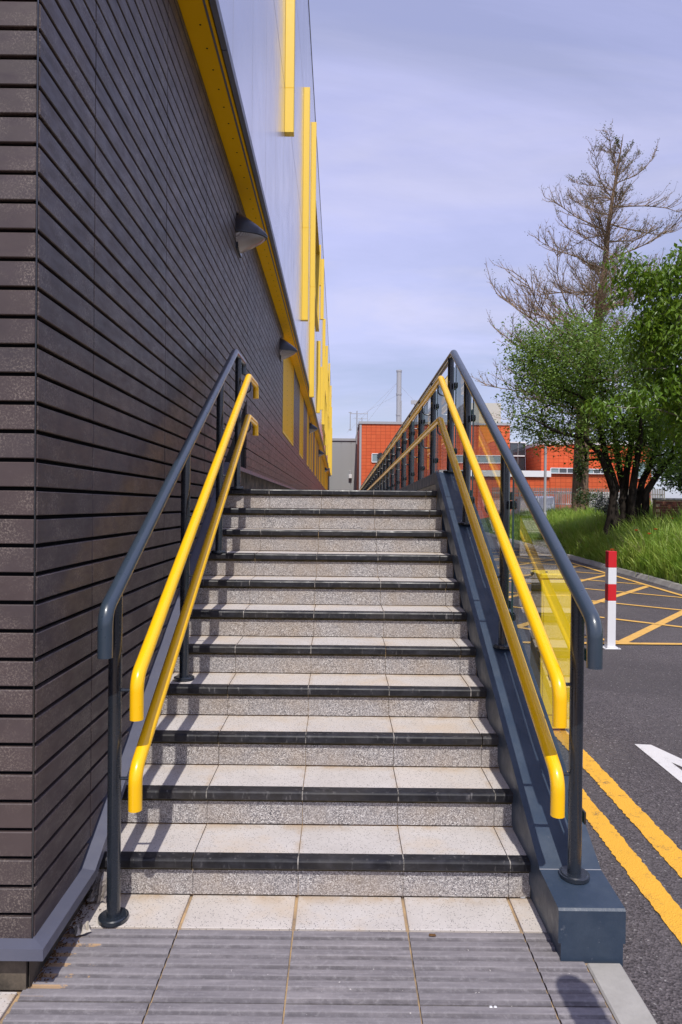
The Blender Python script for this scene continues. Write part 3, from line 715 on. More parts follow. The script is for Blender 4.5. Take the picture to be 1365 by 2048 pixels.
for (a, b_, z0, z1) in [(17.2, 20.9, 6.9, 9.2), (29.9, 34.9, 4.9, 6.7), (39, 44, 6.9, 9.2)]:
    f = bp(MB().box(XS+0.001, XS+0.012, a, b_, z0, z1), 'window', 'window')
    q = MB().box(XS+0.001, XS+0.09, a-0.05, a, z0-0.05, z1+0.05).box(XS+0.001, XS+0.09, b_, b_+0.05, z0-0.05, z1+0.05).box(XS+0.001, XS+0.09, a, b_, z0-0.05, z0).box(XS+0.001, XS+0.09, a, b_, z1, z1+0.05)
    q.build('window_frame', 'fin', f)

# wall lamps
def lamp(y, z, label):
    x = X0-0.0044*(y-6)
    t = thing('wall_lamp', label, 'lamp', (x, y, z), 0, 'wedge lamps along the clad wall')
    # hood: quarter ellipsoid; diffuser: shallower one below, in local coords
    def loft(z0, hfun, wfun, L_, sgn):
        b = MB(); nt_, na = 16, 14
        for i in range(nt_+1):
            u = i/nt_; hh = hfun(u); ww = wfun(u)
            for k in range(na+1):
                a = math.pi*k/na
                b.v.append((u*L_+0.002, -ww*math.cos(a), z0+sgn*hh*math.sin(a)**0.8))
        for i in range(nt_):
            for k in range(na):
                q = (i*(na+1)+k, (i+1)*(na+1)+k, (i+1)*(na+1)+k+1, i*(na+1)+k+1); b.f.append(q if sgn > 0 else q[::-1])
        return b
    wf_ = lambda u: 0.150*max(1-u**1.7, 0)**0.55+0.004
    h = loft(-0.035, lambda u: 0.205*(1-u)**0.82+0.003, wf_, 0.27, 1)
    rim = [(0.27*u/10, -wf_(u/10)-0.003) for u in range(11)]; rim += [(x_, -y_) for x_, y_ in rim[::-1]]
    h.prism(rim, -0.052, -0.0352, 'z')
    h.build('hood', 'lamphood', t, True)
    loft(-0.0525, lambda u: 0.135*(1-u)**0.75+0.003, lambda u: wf_(u)*0.93, 0.25, -1).build('diffuser', 'diffuser', t, True)
    MB().box(-0.003, 0.02, -0.12, 0.12, -0.19, 0.12).build('back_plate', 'black', t)
    MB().box(0.02, 0.10, -0.05, 0.05, -0.14, -0.075).build('bulb_holder', 'black', t)
    return t
lamp(6.22, 4.0, 'dark wedge lamp under the yellow soffit, nearest and largest of the row')
lamp(10.8, 4.0, 'dark wedge lamp at the near edge of the first yellow window panel')
lamp(21.7, 4.0, 'third dark wedge lamp along the wall, between yellow window strips')
lamp(32.0, 4.0, 'small dark wedge lamp far along the wall, fourth from the stairs')
lamp(46.5, 4.0, 'tiny dark wedge lamp at the far end of the clad wall')

# ------------------------------------------------------------------ car park things
p = thing('parking_post', 'square red and white banded steel post bolted to the asphalt', 'post', (3.02, 7.62, ROADZ))
w_ = 0.046
MB().box(-w_, w_, -w_, w_, 0.008, 0.53, 0.004).build('shaft', 'white', p)
for i, c_ in enumerate(('red', 'white', 'red')):
    MB().box(-w_, w_, -w_, w_, 0.531+0.184*i, 0.53+0.184*(i+1), 0.003).build('band', c_, p, label='%s painted band' % c_)
MB().box(-0.09, 0.09, -0.09, 0.09, 0.0, 0.0075, 0.002).build('base_plate', 'white', p)
for sx_, sy_ in ((-1,-1),(1,-1),(-1,1),(1,1)):
    MB().cyl((sx_*0.072, sy_*0.072), 0.009, 0.0075, 0.018, 6).build('bolt', 'steel', p)
c_ = thing('barrier_cabinet', 'yellow steel barrier cabinet standing behind the glass railing', 'cabinet', (1.50, 4.86, ROADZ), 0.0)
MB().box(-0.105, 0.105, -0.13, 0.13, 0.02, 1.06, 0.006).build('housing', 'cab', c_)
MB().box(-0.112, 0.112, -0.137, 0.137, 1.061, 1.10, 0.008).build('lid', 'cab', c_)
MB().box(-0.09, 0.09, -0.136, -0.1305, 0.12, 0.95, 0.002).build('door', 'cab', c_)
MB().cyl((-0.05, -0.06), 0.008, 1.10, 1.108, 10).build('lock', 'black', c_)
MB().box(0.1055, 0.21, -0.06, 0.0, 0.88, 0.92, 0.003).box(0.17, 0.20, -0.055, -0.005, 0.80, 0.8795, 0.003).build('arm_bracket', 'cab', c_)
MB().cyl((0, 0), 0.015, 0.0, 0.02, 8).build('anchor', 'black', c_)
q = thing('shadow_caster_post', 'unseen round topped post added behind the camera to cast a rounded shadow', 'post', (0.80, 1.27, 0))  # unseen, added only for the rounded shadow it throws on the paving
pts = [(0, 0, 0.0), (0, 0, 1.25)]+[(0, 0, 1.25+0.055*math.sin(a*math.pi/12)) for a in range(1, 7)]
MB().tube(pts, [0.055, 0.055]+[max(0.055*math.cos(a*math.pi/12), 0.002) for a in range(1, 7)], 20).build('shaft', 'navy', q, True)
MB().tube([(0, 0, 0), (0, 0, 0.01)], 0.09, 24).build('base_flange', 'navy', q, True)

# kerb and bank on the far side of the road
KX = lambda y: 6.42+0.0715*(y-12.8)
kb = link('verge_kerb', MB().prism([(KX(-5)+.06, -5), (KX(-5)+0.13, -5), (KX(60)+0.13, 60), (KX(60)+.06, 60)], -0.3, 0.04, 'z').mesh('verge_kerb', 'concrete'), kind='structure')
ang = -math.atan(0.0715)
ks = MB().prism([(0.0, -0.2), (0.145, -0.2), (0.145, 0.085), (0.075, 0.085), (0.058, 0.079), (0.004, -0.01), (0.0, -0.028)], 0.004, 0.911, 'y').mesh('kerb_stone', 'kerb')
y = -3.0
while y < 45:
    o = link('kerb_stone', ks, kb, (KX(y)+random.uniform(-.004, .004), y, random.uniform(-.004, .004))); o.rotation_euler = (0, 0, ang); y += 0.915*math.cos(ang)
def gz(x, y):
    d = np.maximum(x-(KX(y)+0.14), 0)
    return 0.06+0.62*(1-np.exp(-d*0.75))+0.030*np.maximum(y-12, 0)*(1-np.exp(-d*0.6))*np.exp(-np.maximum(y-24, 0)*0.05)+0.03*np.sin(x*1.7+y*0.9)*np.minimum(d, 1)
nx, ny = 40, 60
xs = np.linspace(0, 1, nx)**1.6*45; ys = np.linspace(-6, 60, ny)
G = np.array([[(KX(b_)+0.14+a, b_, float(gz(KX(b_)+0.14+a, b_))) for a in xs] for b_ in ys]).reshape(-1, 3)
F = [(j*nx+i, j*nx+i+1, (j+1)*nx+i+1, (j+1)*nx+i) for j in range(ny-1) for i in range(nx-1)]
link('grass_bank', npmesh('grass_bank', G, 4, 'soil', np.array(F), True), kind='structure')
# grass blades
def blades(n, x0, x1, y0, y1, hmin, hmax, mat, name, label, wd=0.010, dens=None):
    per_ = 26; nt_ = n//per_; n = nt_*per_
    yt = y0+(y1-y0)*rng.random(nt_); dt = (x1-x0)*rng.random(nt_)**1.25; xt = KX(yt)+0.16+x0+dt
    ta = rng.random(n)*6.283; tr = rng.random(n)**0.7*0.11; y = np.repeat(yt, per_)+np.sin(ta)*tr; x = np.repeat(xt, per_)+np.cos(ta)*tr; d = np.maximum(x-KX(y)-0.16, 0)
    tl = np.repeat(0.5+0.85*rng.random(nt_), per_)
    # clumpy height
    hn = 0.5+0.5*np.sin(x*2.1+np.sin(y*1.3)*2)*np.cos(y*1.9+x*0.7)
    h = tl*(hmin+(hmax-hmin)*rng.random(n))*(0.65+0.5*hn)*np.clip(0.6+d*1.2, 0, 1)
    a = rng.random(n)*6.283; lean = (0.08+0.72*rng.random(n)**1.1)*h; la = ta+rng.normal(0, 1.3, n)
    wx = np.cos(a)*wd*(0.6+0.8*rng.random(n)); wy = np.sin(a)*wd; z = gz(x, y)
    lx = np.cos(la)*lean; ly = np.sin(la)*lean
    V = np.zeros((n, 7, 3))
    for i, (t, f) in enumerate(((0, 1.0), (0.45, 0.85), (0.8, 0.5))):
        cx_ = x+lx*t*t; cy_ = y+ly*t*t; cz_ = z+h*(t-0.22*t*t*(lean/h))
        V[:, 2*i] = np.stack([cx_-wx*f, cy_-wy*f, cz_], 1); V[:, 2*i+1] = np.stack([cx_+wx*f, cy_+wy*f, cz_], 1)
    V[:, 6] = np.stack([x+lx, y+ly, z+h*(1-0.25*(lean/h))], 1)
    base = (np.arange(n)*7)[:, None]
    Fq = np.concatenate([base+np.array([[0, 1, 3, 2]]), base+np.array([[2, 3, 5, 4]])])
    Ft = base+np.array([[4, 5, 6, 6]])
    me = bpy.data.meshes.new(name); me.vertices.add(n*7); me.vertices.foreach_set('co', V.reshape(-1).astype(np.float32))
    loops = np.concatenate([Fq.ravel(), (base+np.array([[4, 5, 6]])).ravel()]).astype(np.int32)
    starts = np.concatenate([np.arange(0, 8*n, 4), 8*n+np.arange(0, 3*n, 3)]).astype(np.int32)
    me.loops.add(len(loops)); me.loops.foreach_set('vertex_index', loops); me.polygons.add(3*n); me.polygons.foreach_set('loop_start', starts)
    me.materials.append(MT[mat]); me.update(calc_edges=True)
    return link(name, me, kind='stuff', label=label, cat='grass')
blades(125000, 0.06, 7.5, 10.5, 27, 0.34, 0.78, 'grass', 'grass', 'long bright green meadow grass on the bank behind the kerb', 0.011)
blades(45000, 0.03, 1.0, 10.5, 24, 0.12, 0.34, 'grass', 'grass', 'shorter green grass spilling over the kerb edge', 0.005)
blades(26000, 0, 9, 27, 42, 0.3, 0.6, 'grass', 'grass', 'far strip of green grass by the lamp post', 0.016)
blades(6500, 0.2, 6.5, 11, 25, 0.5, 0.82, 'seed', 'seed_heads', 'dry straw coloured grass stalks standing above the meadow grass', 0.0065)

# ------------------------------------------------------------------ trees
def P(px, py, Y):          # a point of the place seen at this pixel of the photo, at depth Y
    dx_ = px-682.5; dy_ = 1012.0-py; x_ = dx_-0.01*dy_; y_ = dy_+0.01*dx_
    return Vector((x_/1366*Y, Y, EYE+y_/1366*Y))
def leaves(cent, per, spread, L, W, mat, droop=0.5, flat=0.5, fold=True):
    n = len(cent)*per; c0 = np.repeat(cent, per, 0)
    c = c0+rng.normal(0, 1, (n, 3))*np.array(spread)
    a = rng.random(n)*6.283; dz = -droop+rng.normal(0, 0.35, n)
    d = np.stack([np.cos(a), np.sin(a), dz], 1); d /= np.linalg.norm(d, axis=1)[:, None]
    up = np.stack([rng.normal(0, flat, n), rng.normal(0, flat, n), np.ones(n)], 1)
    s_ = np.cross(d, up); s_ /= np.linalg.norm(s_, axis=1)[:, None]+1e-9; nn = np.cross(s_, d)
    l = L*(0.6+0.7*rng.random(n))[:, None]; w_ = W*(0.6+0.7*rng.random(n))[:, None]
    p0 = c; p1 = c+d*l*0.45-nn*l*0.0; tip = c+d*l-nn*l*0.12
    if not fold:
        V = np.stack([p0, p1+s_*w_, tip, p1-s_*w_], 1); return V.reshape(-1, 3), None
    up_ = nn*w_*0.35
    V = np.stack([p0, p1+s_*w_+up_, tip, p1-nn*l*0.02, p1-s_*w_+up_], 1)   # 5 verts: two faces share p0,mid,tip
    base = (np.arange(n)*5)[:, None]
    F = np.concatenate([base+np.array([[0, 3, 2, 1]]), base+np.array([[0, 4, 2, 3]])])
    return V.reshape(-1, 3), F
def skeleton(stems, cent, rtip, pw=0.42, jit=0.12, rmax=1.0, stemr=None):
    # stems: list of polylines ; returns MB of tubes; centres joined to nearest node
    nodes = []; par = []; fr = []
    for sp, at_ in stems:
        prev = at_
        for i, p_ in enumerate(sp):
            if i == 0 and at_ is None: nodes.append(Vector(p_)); par.append(-1); fr.append(0.0); prev = len(nodes)-1; continue
            a = nodes[prev]; nst = max(1, int((Vector(p_)-a).length/0.35))
            for k in range(1, nst+1):
                q_ = a.lerp(Vector(p_), k/nst)
                if k < nst: q_ = q_+Vector(rng.normal(0, 0.03, 3))
                nodes.append(q_); par.append(prev); fr.append((0.05 if len(sp) < 4 else min(1.0, (i-1+k/nst)/(len(sp)-1))) if at_ is None else 0.15+0.85*(i+k/nst)/len(sp)); prev = len(nodes)-1
    nstem = len(nodes); base = np.array(nodes[0])
    order = np.argsort(np.linalg.norm(cent-np.array(nodes[nstem-1])*0-base, axis=1))
    arr = np.zeros((nstem+len(cent)*5+10, 3)); arr[:nstem] = np.array([list(v) for v in nodes]); cnt = nstem
    ends = []
    for oi in order:
        c = cent[oi]; dd = arr[:cnt]-c; dist = np.linalg.norm(dd, axis=1)+0.25*np.maximum(arr[:cnt, 2]-c[2], 0)
        j = int(np.argmin(dist)); L_ = np.linalg.norm(dd[j]); nst = min(4, max(1, int(L_/0.3))); prev = j; a = arr[j].copy()
        for k in range(1, nst+1):
            t = k/nst; q_ = a+(c-a)*t
            if k < nst: q_ = q_+rng.normal(0, jit*0.35, 3)+np.array([0, 0, 0.04*math.sin(t*3.14)])
            arr[cnt] = q_; nodes.append(Vector(q_)); par.append(prev); prev = cnt; cnt += 1
    w_ = np.zeros(len(nodes)); 
    kids = np.zeros(len(nodes)); 
    for i in range(len(nodes)-1, -1, -1):
        if w_[i] == 0: w_[i] = 1
        if par[i] >= 0: w_[par[i]] += w_[i]
    rad = np.minimum(rtip*w_**pw, rmax)
    if stemr:
        f_ = np.array(fr); rad[:nstem] = np.minimum(np.maximum(rad[:nstem]*(1-0.3*f_), stemr*(1-0.85*f_)), stemr*(1.05-0.75*f_))
    A = np.array([list(v) for v in nodes]); V = []; Fs = []; o = 0
    for i in range(len(nodes)):
        j = par[i]
        if j < 0: continue
        n = 8 if rad[i] > 0.04 else (5 if rad[i] > 0.015 else 3)
        d = A[i]-A[j]; L_ = np.linalg.norm(d)
        if L_ < 1e-4: continue
        d /= L_; u = np.cross(d, [0.3, 0.5, 0.81]); u /= np.linalg.norm(u)+1e-9; v = np.cross(d, u)
        an = np.arange(n)*2*math.pi/n; ring = np.outer(np.cos(an), u)+np.outer(np.sin(an), v)
        r0 = min(rad[j], rad[i]*1.35); V.append(A[j]-d*r0*0.2+ring*r0); V.append(A[i]+d*rad[i]*0.2+ring*rad[i])
        for k in range(n): Fs.append((o+k, o+(k+1)%n, o+n+(k+1)%n, o+n+k))
        o += 2*n
    return np.concatenate(V), np.array(Fs), rad
def ell(c, r, n, shell=0.35):
    v = rng.normal(0, 1, (n, 3)); v /= np.linalg.norm(v, axis=1)[:, None]
    rr_ = (shell+(1-shell)*rng.random(n))**0.6
    return np.array(c)+v*rr_[:, None]*np.array(r)
def tree(name, label, cat, base, stems, cents, per, spread, L, W, lm, bm, rtip, droop=0.4, rmax=1.0, pieces=0, pw=0.42, group=None, stemr=None):
    t = thing(name, label, cat, tuple(base), 0, group)
    V, F, rad = skeleton(stems, cents, rtip, pw, rmax=rmax, stemr=stemr)
    o = link('trunk', npmesh('trunk', V, 4, bm, F, True), t); o.location = -Vector(base)
    V, F = leaves(cents, per, spread, L, W, lm, droop)
    nl = len(V)//5
    if pieces:
        # the leaves that show largest stay separate parts
        c0 = V.reshape(-1, 5, 3).mean(1); inframe = np.abs(c0[:, 0]/c0[:, 1]) < 0.5
        key = np.where(inframe, c0[:, 1], 99); idx = np.argsort(key)[:pieces]; mask = np.zeros(nl, bool); mask[idx] = True
        for i in idx:
            v5 = V.reshape(-1, 5, 3)[i]; o5 = v5[0].copy()
            me = bpy.data.meshes.new('leaf'); me.from_pydata([tuple(q) for q in v5-o5], [], [(0,3,2,1),(0,4,2,3)]); me.materials.append(MT[lm])
            link('leaf', me, t, Vector(o5)-Vector(base))
        keep = V.reshape(-1, 5, 3)[~mask]; V = keep.reshape(-1, 3); nl = len(keep)
        b_ = (np.arange(nl)*5)[:, None]; F = np.concatenate([b_+np.array([[0,3,2,1]]), b_+np.array([[0,4,2,3]])])
    o = link('foliage', npmesh('foliage', V, 4, lm, F), t, kind='stuff'); o.location = -Vector(base)
    return t
# multi-stemmed tree in the grass, Y about 20
YT = 20.0
b0 = P(1252, 1050, YT); b0.z = float(gz(np.array(b0.x), np.array(b0.y)))-0.1
S = []
def st_(pts, at=None, dy=0.0):
    S.append(([P(x_, y_, YT+dy*i/len(pts)) for i, (x_, y_) in enumerate(pts)], at))
for k_, (pts, dy_) in enumerate((([(1228, 985), (1214, 945), (1198, 905), (1168, 876), (1130, 868), (1085, 848), (1050, 832)], -1.0), ([(1232, 975), (1212, 915), (1202, 870), (1196, 820), (1155, 790), (1100, 770)], -0.5),
                 ([(1250, 975), (1258, 915), (1262, 865), (1238, 828), (1205, 790), (1180, 720)], 0.8), ([(1266, 975), (1272, 930), (1280, 890), (1282, 850), (1272, 800), (1262, 740)], -1.2),
                 ([(1280, 985), (1296, 940), (1314, 895), (1320, 840), (1332, 780), (1350, 720)], 1.0), ([(1246, 970), (1238, 925), (1228, 860), (1224, 790), (1230, 700)], 1.5),
                 ([(1292, 985), (1318, 945), (1345, 915), (1380, 895), (1430, 870)], -0.8))):
    f0 = b0+Vector((-0.60+0.19*k_, random.uniform(-.12, .12), 0))
    S.append(([f0]+[P(x_, y_, YT+dy_*(i+1)/len(pts)) for i, (x_, y_) in enumerate(pts)], None))
def E(px, py, Y, rpx, rpy, ry, n, sh=0.35): return ell(P(px, py, Y), (rpx/1366*Y, ry, rpy/1366*Y), n, sh)
ce = np.concatenate([E(1185, 730, YT, 140, 100, 2.4, 620), E(1280, 770, YT, 150, 130, 2.4, 620), E(1110, 725, YT, 85, 85, 1.5, 190), E(1070, 800, YT, 60, 60, 1.2, 90), E(1085, 850, YT, 70, 32, 1.0, 75), E(1200, 850, YT, 70, 40, 1.5, 60),
                     E(1390, 780, YT, 110, 150, 2.5, 260), E(1330, 880, YT, 70, 60, 1.4, 120), E(1235, 900, YT, 80, 60, 1.0, 60), E(1130, 870, YT, 60, 35, 1.0, 50), E(1300, 915, YT, 95, 45, 1.3, 130), E(1175, 880, YT, 60, 40, 1.0, 60), E(1040, 700, YT, 50, 40, .9, 40)])
gap = np.sin(ce[:, 0]*2.3+1)*np.sin(ce[:, 1]*2.1)*np.sin(ce[:, 2]*2.9+0.5)+0.5*np.sin(ce[:, 0]*5.1)*np.sin(ce[:, 2]*4.7+ce[:, 1]*3)
ce = ce[gap > -0.22]
tree('broadleaf_tree', 'multi-stemmed green tree with dark forked trunks rising from the grass', 'tree', b0, S, ce, 24, (0.23, 0.25, 0.19), 0.10, 0.029, 'leaf', 'bark', 0.0065, 0.35, 0.13, stemr=0.125)
# nearer branches with large drooping leaves, Y about 12
K3 = 1.31
def V3_(x, y, z): return Vector((x*K3, y*K3, EYE+(z-EYE)*K3))
b1 = Vector((10.6, 16.6, 0)); b1.z = float(gz(np.array(b1.x), np.array(b1.y)))-0.1
S = [([b1, V3_(8.1, 12.7, 2.3)], None), ([V3_(7.4, 12.3, 3.6), P(1365, 800, 12*K3), P(1300, 690, 11.8*K3), P(1262, 600, 11.7*K3), P(1230, 530, 11.6*K3)], 3), ([V3_(7.9, 12.4, 4.2), V3_(7.2, 12, 5.4), P(1340, 560, 11.6*K3)], 3),
     ([V3_(7.6, 12.2, 3.2), P(1365, 835, 11.8*K3), P(1290, 815, 11.6*K3), P(1215, 812, 11.5*K3)], 3), ([V3_(8.4, 12.5, 4.2), Vector((10.6, 15.8, 7.5))], 3)]
def E2(px, py, Y, rpx, rpy, ry, n, sh=0.2): Y *= K3; return ell(P(px, py, Y), (rpx/1366*Y, ry*K3, rpy/1366*Y), n, sh)
ce = np.concatenate([E2(1335, 600, 11.8, 62, 72, 0.7, 120), E2(1340, 690, 11.8, 80, 75, 0.8, 170), E2(1240, 535, 11.7, 30, 30, 0.3, 17), E2(1290, 560, 11.7, 40, 38, 0.3, 26), E2(1360, 540, 11.8, 36, 46, 0.5, 36), E2(1228, 590, 11.7, 16, 14, .2, 6), E2(1300, 660, 11.7, 46, 46, .4, 40),
                     E2(1345, 780, 11.8, 55, 50, 0.7, 80), E2(1270, 800, 11.6, 40, 22, 0.4, 20), E2(1205, 815, 11.5, 30, 12, 0.25, 14), E2(1370, 850, 12, 40, 50, .7, 50),
                     ell((10.4, 15.7, 6.7), (2.2, 1.5, 1.7), 420)])  # last cluster: unseen crown added out of frame to shade the brick wall
tree('cherry_tree', 'nearer tree with large drooping bright green leaves reaching in at the right edge', 'tree', b1, S, ce, 13, (0.12, 0.14, 0.12), 0.165, 0.033, 'cherryleaf', 'palebark', 0.0055, 0.9, 0.2, pieces=290)
# bare conifer
YK = 34.0
kpts = [(1160, 1020), (1162, 930), (1168, 820), (1188, 690), (1200, 610), (1208, 540), (1216, 450), (1228, 370), (1238, 310), (1244, 272)]
kr = [0.42, 0.37, 0.33, 0.27, 0.23, 0.15, 0.10, 0.065, 0.035, 0.01]
kt = thing('bare_conifer', 'tall half bare conifer with brown twiggy branches against the sky', 'tree', tuple(P(1160, 1020, YK)-Vector((0, 0, 0.6))))
kb0 = Vector(kt.location)
tp = [P(x_, y_, YK) for x_, y_ in kpts]; tp[0].z = kb0.z
def catmull(pts, n=5):
    o = []
    for i in range(len(pts)-1):
        p0 = pts[max(i-1, 0)]; p1 = pts[i]; p2 = pts[i+1]; p3 = pts[min(i+2, len(pts)-1)]
        for k in range(n):
            t = k/n; o.append(0.5*((2*p1)+(p2-p0)*t+(2*p0-5*p1+4*p2-p3)*t*t+(3*p1-p0-3*p2+p3)*t**3))
    o.append(pts[-1]); return o
tpc = catmull(tp); krc = list(np.interp(np.linspace(0, 9, len(tpc)), range(10), kr))
o = MB().tube(tpc, krc, 12).build('trunk', 'pinebark', kt, True); o.location = -kb0
prof_y = [272, 300, 350, 400, 470, 540, 600, 650, 700, 760, 820, 880]; prof_l = [8, 45, 85, 120, 130, 140, 150, 190, 225, 205, 170, 110]
zs_t = np.array([v.z for v in tpc]); br = MB(); V3 = []; F3 = []; o3 = 0; tips = []
def seg3(a, b, r0, r1):
    global o3
    d = b-a; L_ = np.linalg.norm(d)
    if L_ < 1e-5: return
    d = d/L_; u = np.cross(d, (0.31, 0.52, 0.79)); u /= np.linalg.norm(u)+1e-9; v = np.cross(d, u)
    for (c_, r_) in ((a, r0), (b, r1)):
        for k in range(3):
            an = 2.094*k; V3.append(c_+(u*math.cos(an)+v*math.sin(an))*r_)
    for k in range(3): F3.append((o3+k, o3+(k+1)%3, o3+3+(k+1)%3, o3+3+k))
    o3 += 6
def twig(a, d, L_, r_, lvl):
    n = 4 if lvl < 2 else 3; p_ = a.copy(); d = d/np.linalg.norm(d)
    pts = [p_]
    for i in range(n):
        d = d+rng.normal(0, 0.16, 3)+np.array([0, 0, 0.16 if lvl else 0.10]); d /= np.linalg.norm(d)
        q_ = p_+d*L_/n; seg3(p_, q_, r_*(1-0.7*i/n), r_*(1-0.7*(i+1)/n)); p_ = q_; pts.append(p_)
        if lvl < 2:
            for s_ in range(5 if lvl == 0 else 2):
                side = np.cross(d, (0, 0, 1)); side /= np.linalg.norm(side)+1e-9
                dd = d*0.8+side*random.choice((-1, 1))*random.uniform(0.35, 1.0)+np.array([0, 0, random.uniform(-0.1, 0.5)])
                fr_ = random.random(); twig(q_-(q_-pts[-2])*fr_, dd, L_*random.uniform(0.22, 0.42)*(1.1-0.5*i/n), max(r_*0.45, 0.0065), lvl+1)
    if lvl >= 1: tips.append(p_)
for i in range(92):
    ypx = 285+(880-285)*(i/91)**0.72+random.uniform(-6, 6)
    L_ = np.interp(ypx, prof_y, prof_l)/1366*YK*random.uniform(0.6, 1.2)
    z = EYE+(1012-ypx)/1366*YK; k = int(np.argmin(abs(zs_t-z))); a = np.array(tpc[k]); az = random.uniform(0, 6.283)
    up = 0.55 if ypx < 380 else random.uniform(-0.05, 0.35)
    if ypx > 640 and math.cos(az) > 0: L_ *= 0.8
    twig(a, np.array([math.cos(az), math.sin(az), up]), L_, 0.016+L_*0.0075, 0)
for (px, py, L_, dz) in ((1150, 760, 4.6, 0.02), (1160, 790, 5.0, 0.05), (1155, 720, 4.2, 0.0)):
    twig(np.array(P(px, py, YK)), np.array([-1, random.uniform(-.3, .1), dz]), L_*0.9, 0.035, 0)
o = link('branches', npmesh('branches', np.array(V3), 4, 'twig', np.array(F3), False), kt, kind='stuff'); o.location = -kb0
tips = np.array(tips); V, F = leaves(tips[rng.random(len(tips)) < 0.35], 3, (0.06, 0.06, 0.06), 0.085, 0.022, 'bud', -0.3)
o = link('buds', npmesh('buds', V, 4, 'bud', F), kt, kind='stuff'); o.location = -kb0
# dark trees behind the brick wall
def bushy(name, label, px, py, Y, rpx, rpy, ry, n, per, lm, L, W, cat='tree', group=None, zb=None, sp=0.25):
    b_ = P(px, py, Y); b_.z = zb if zb is not None else 0.6
    c = P(px, py, Y); S = [([b_, Vector((c.x, c.y, c.z))], None)]
    return tree(name, label, cat, b_, S, E(px, py, Y, rpx, rpy, ry, n), per, (sp, sp, sp), L, W, lm, 'bark', 0.008, 0.3, 0.2, group=group)
bushy('background_tree', 'dark green tree behind the brick wall at the right edge', 1375, 870, 38, 85, 120, 3.0, 300, 34, 'darkleaf', 0.20, 0.07)
bushy('background_tree', 'low dark green tree rising over the right end of the orange building', 1290, 850, 72, 45, 40, 3.0, 110, 24, 'darkleaf', 0.34, 0.12, zb=0)
bushy('silver_bush', 'silvery grey bush at the foot of the forked tree', 1215, 1010, 21.5, 28, 18, .6, 70, 20, 'silverleaf', 0.07, 0.02, 'bush', zb=0.7, sp=0.08)
bushy('green_bush', 'dark leafy weeds at the foot of the conifer trunk', 1172, 992, 30, 26, 13, .8, 34, 18, 'darkleaf', 0.12, 0.03, 'bush', zb=0.8, sp=0.12)
bushy('ivy_bush', 'ivy and leafy shoots clinging low on the conifer trunk', 1162, 925, 33.4, 9, 40, .4, 26, 14, 'darkleaf', 0.13, 0.045, 'ivy', zb=0.8, sp=0.1)

# brick wall at the right
bw = thing('brick_wall', 'low dark red brick wall in the tree shade at the right edge', 'wall', (8.95, 19.4, 0.5))
MB().box(0.0, 5.0, 0.012, 0.21, -0.3, 1.28).build('wall_core', 'mortar', bw)
bk = MB().box(0, 0.215, 0, 0.10, 0, 0.065, 0.003).mesh('brick', 'brick')
for j in range(17):
    for i in range(17):
        xo = i*0.225-(0.1125 if j % 2 else 0.0)
        if xo < -0.001 and j % 2: xo = 0.0; continue
        link('brick', bk, bw, (xo+random.uniform(-.002, .002), random.uniform(-.003, .002), -0.02+j*0.075))
MB().box(-0.02, 5.02, -0.02, 0.23, 1.281, 1.34, 0.01).build('coping', 'concrete', bw)
# poppies
for (px, py, Y) in ((1312, 1060, 14.5), (1299, 1069, 14.0), (1273, 1062, 15.0), (1225, 1101, 13.3), (1345, 1038, 17.0)):
    q_ = P(px, py, Y); base = Vector((q_.x, q_.y, float(gz(np.array(q_.x), np.array(q_.y)))))
    lab = {1312: 'open orange red poppy, highest of the pair in front of the brick wall', 1299: 'orange red poppy, lower left of the pair in front of the brick wall', 1273: 'lone orange poppy left of the pair in the grass', 1225: 'poppy low in the grass just behind the red and white post', 1345: 'small poppy close to the foot of the brick wall'}[px]
    t = thing('poppy', lab, 'flower', tuple(base), 0, 'poppies in the grass')
    h = max(q_.z-base.z, 0.12)
    MB().tube([(0, 0, 0), (0.01, 0, h*0.6), (0, 0, h)], 0.003, 5).build('stem', 'grass', t)
    for k in range(4):
        a = k*1.571+0.4; pm = MB()
        for j in range(5):
            e_ = a-0.75+1.5*j/4; pm.v.append((math.cos(e_)*0.045, math.sin(e_)*0.045, h+0.028))
        pm.v.append((0, 0, h)); pm.f = [(5, j, j+1) for j in range(4)]
        pm.build('petal', 'petal', t)

# ------------------------------------------------------------------ background buildings
def Bx(b, x0p, x1p, ytop, Y, depth, z0=-0.03):
    a = P(x0p, ytop, Y); c = P(x1p, ytop, Y); b.box(a.x, c.x, Y, Y+depth, z0, a.z); return a.x, c.x, a.z
ob = thing('orange_building', 'orange tiled college block with flat roof and strip windows', 'building', tuple(P(720, 1030, 60)))
ob.location.z = -0.03; OL = Vector(ob.location)
def orl(o): o.location = -OL; return o
b = MB(); x0, x1, zt = Bx(b, 720, 1020, 848, 60, 24); orl(b.build('main_block', 'orange', ob))
orl(MB().box(x0-0.1, x1+0.1, 59.9, 84.1, zt, zt+0.22).build('roof_coping', 'steel', ob))
orl(MB().box(x0-0.02, x0+0.16, 59.96, 60.0, 0, zt).build('corner_trim', 'steel', ob))
b = MB(); xa, xb, zl = Bx(b, 1083, 1304, 889, 58, 24); orl(b.build('side_block', 'orange', ob))
orl(MB().box(xa-0.1, xb+0.1, 57.9, 82, zl, zl+0.3).build('roof_coping', 'white', ob))
b = MB(); a_, c_2, z_ = Bx(b, 1020, 1083, 890, 63, 12); orl(b.build('link_block', 'orange', ob))
a = P(1020, 885, 62.9); c2 = P(1051, 885, 62.9); zb_ = P(1020, 966, 62.9).z
orl(MB().box(a.x, c2.x, 62.8, 62.95, zb_, a.z).build('window', 'window', ob))
wf = MB()
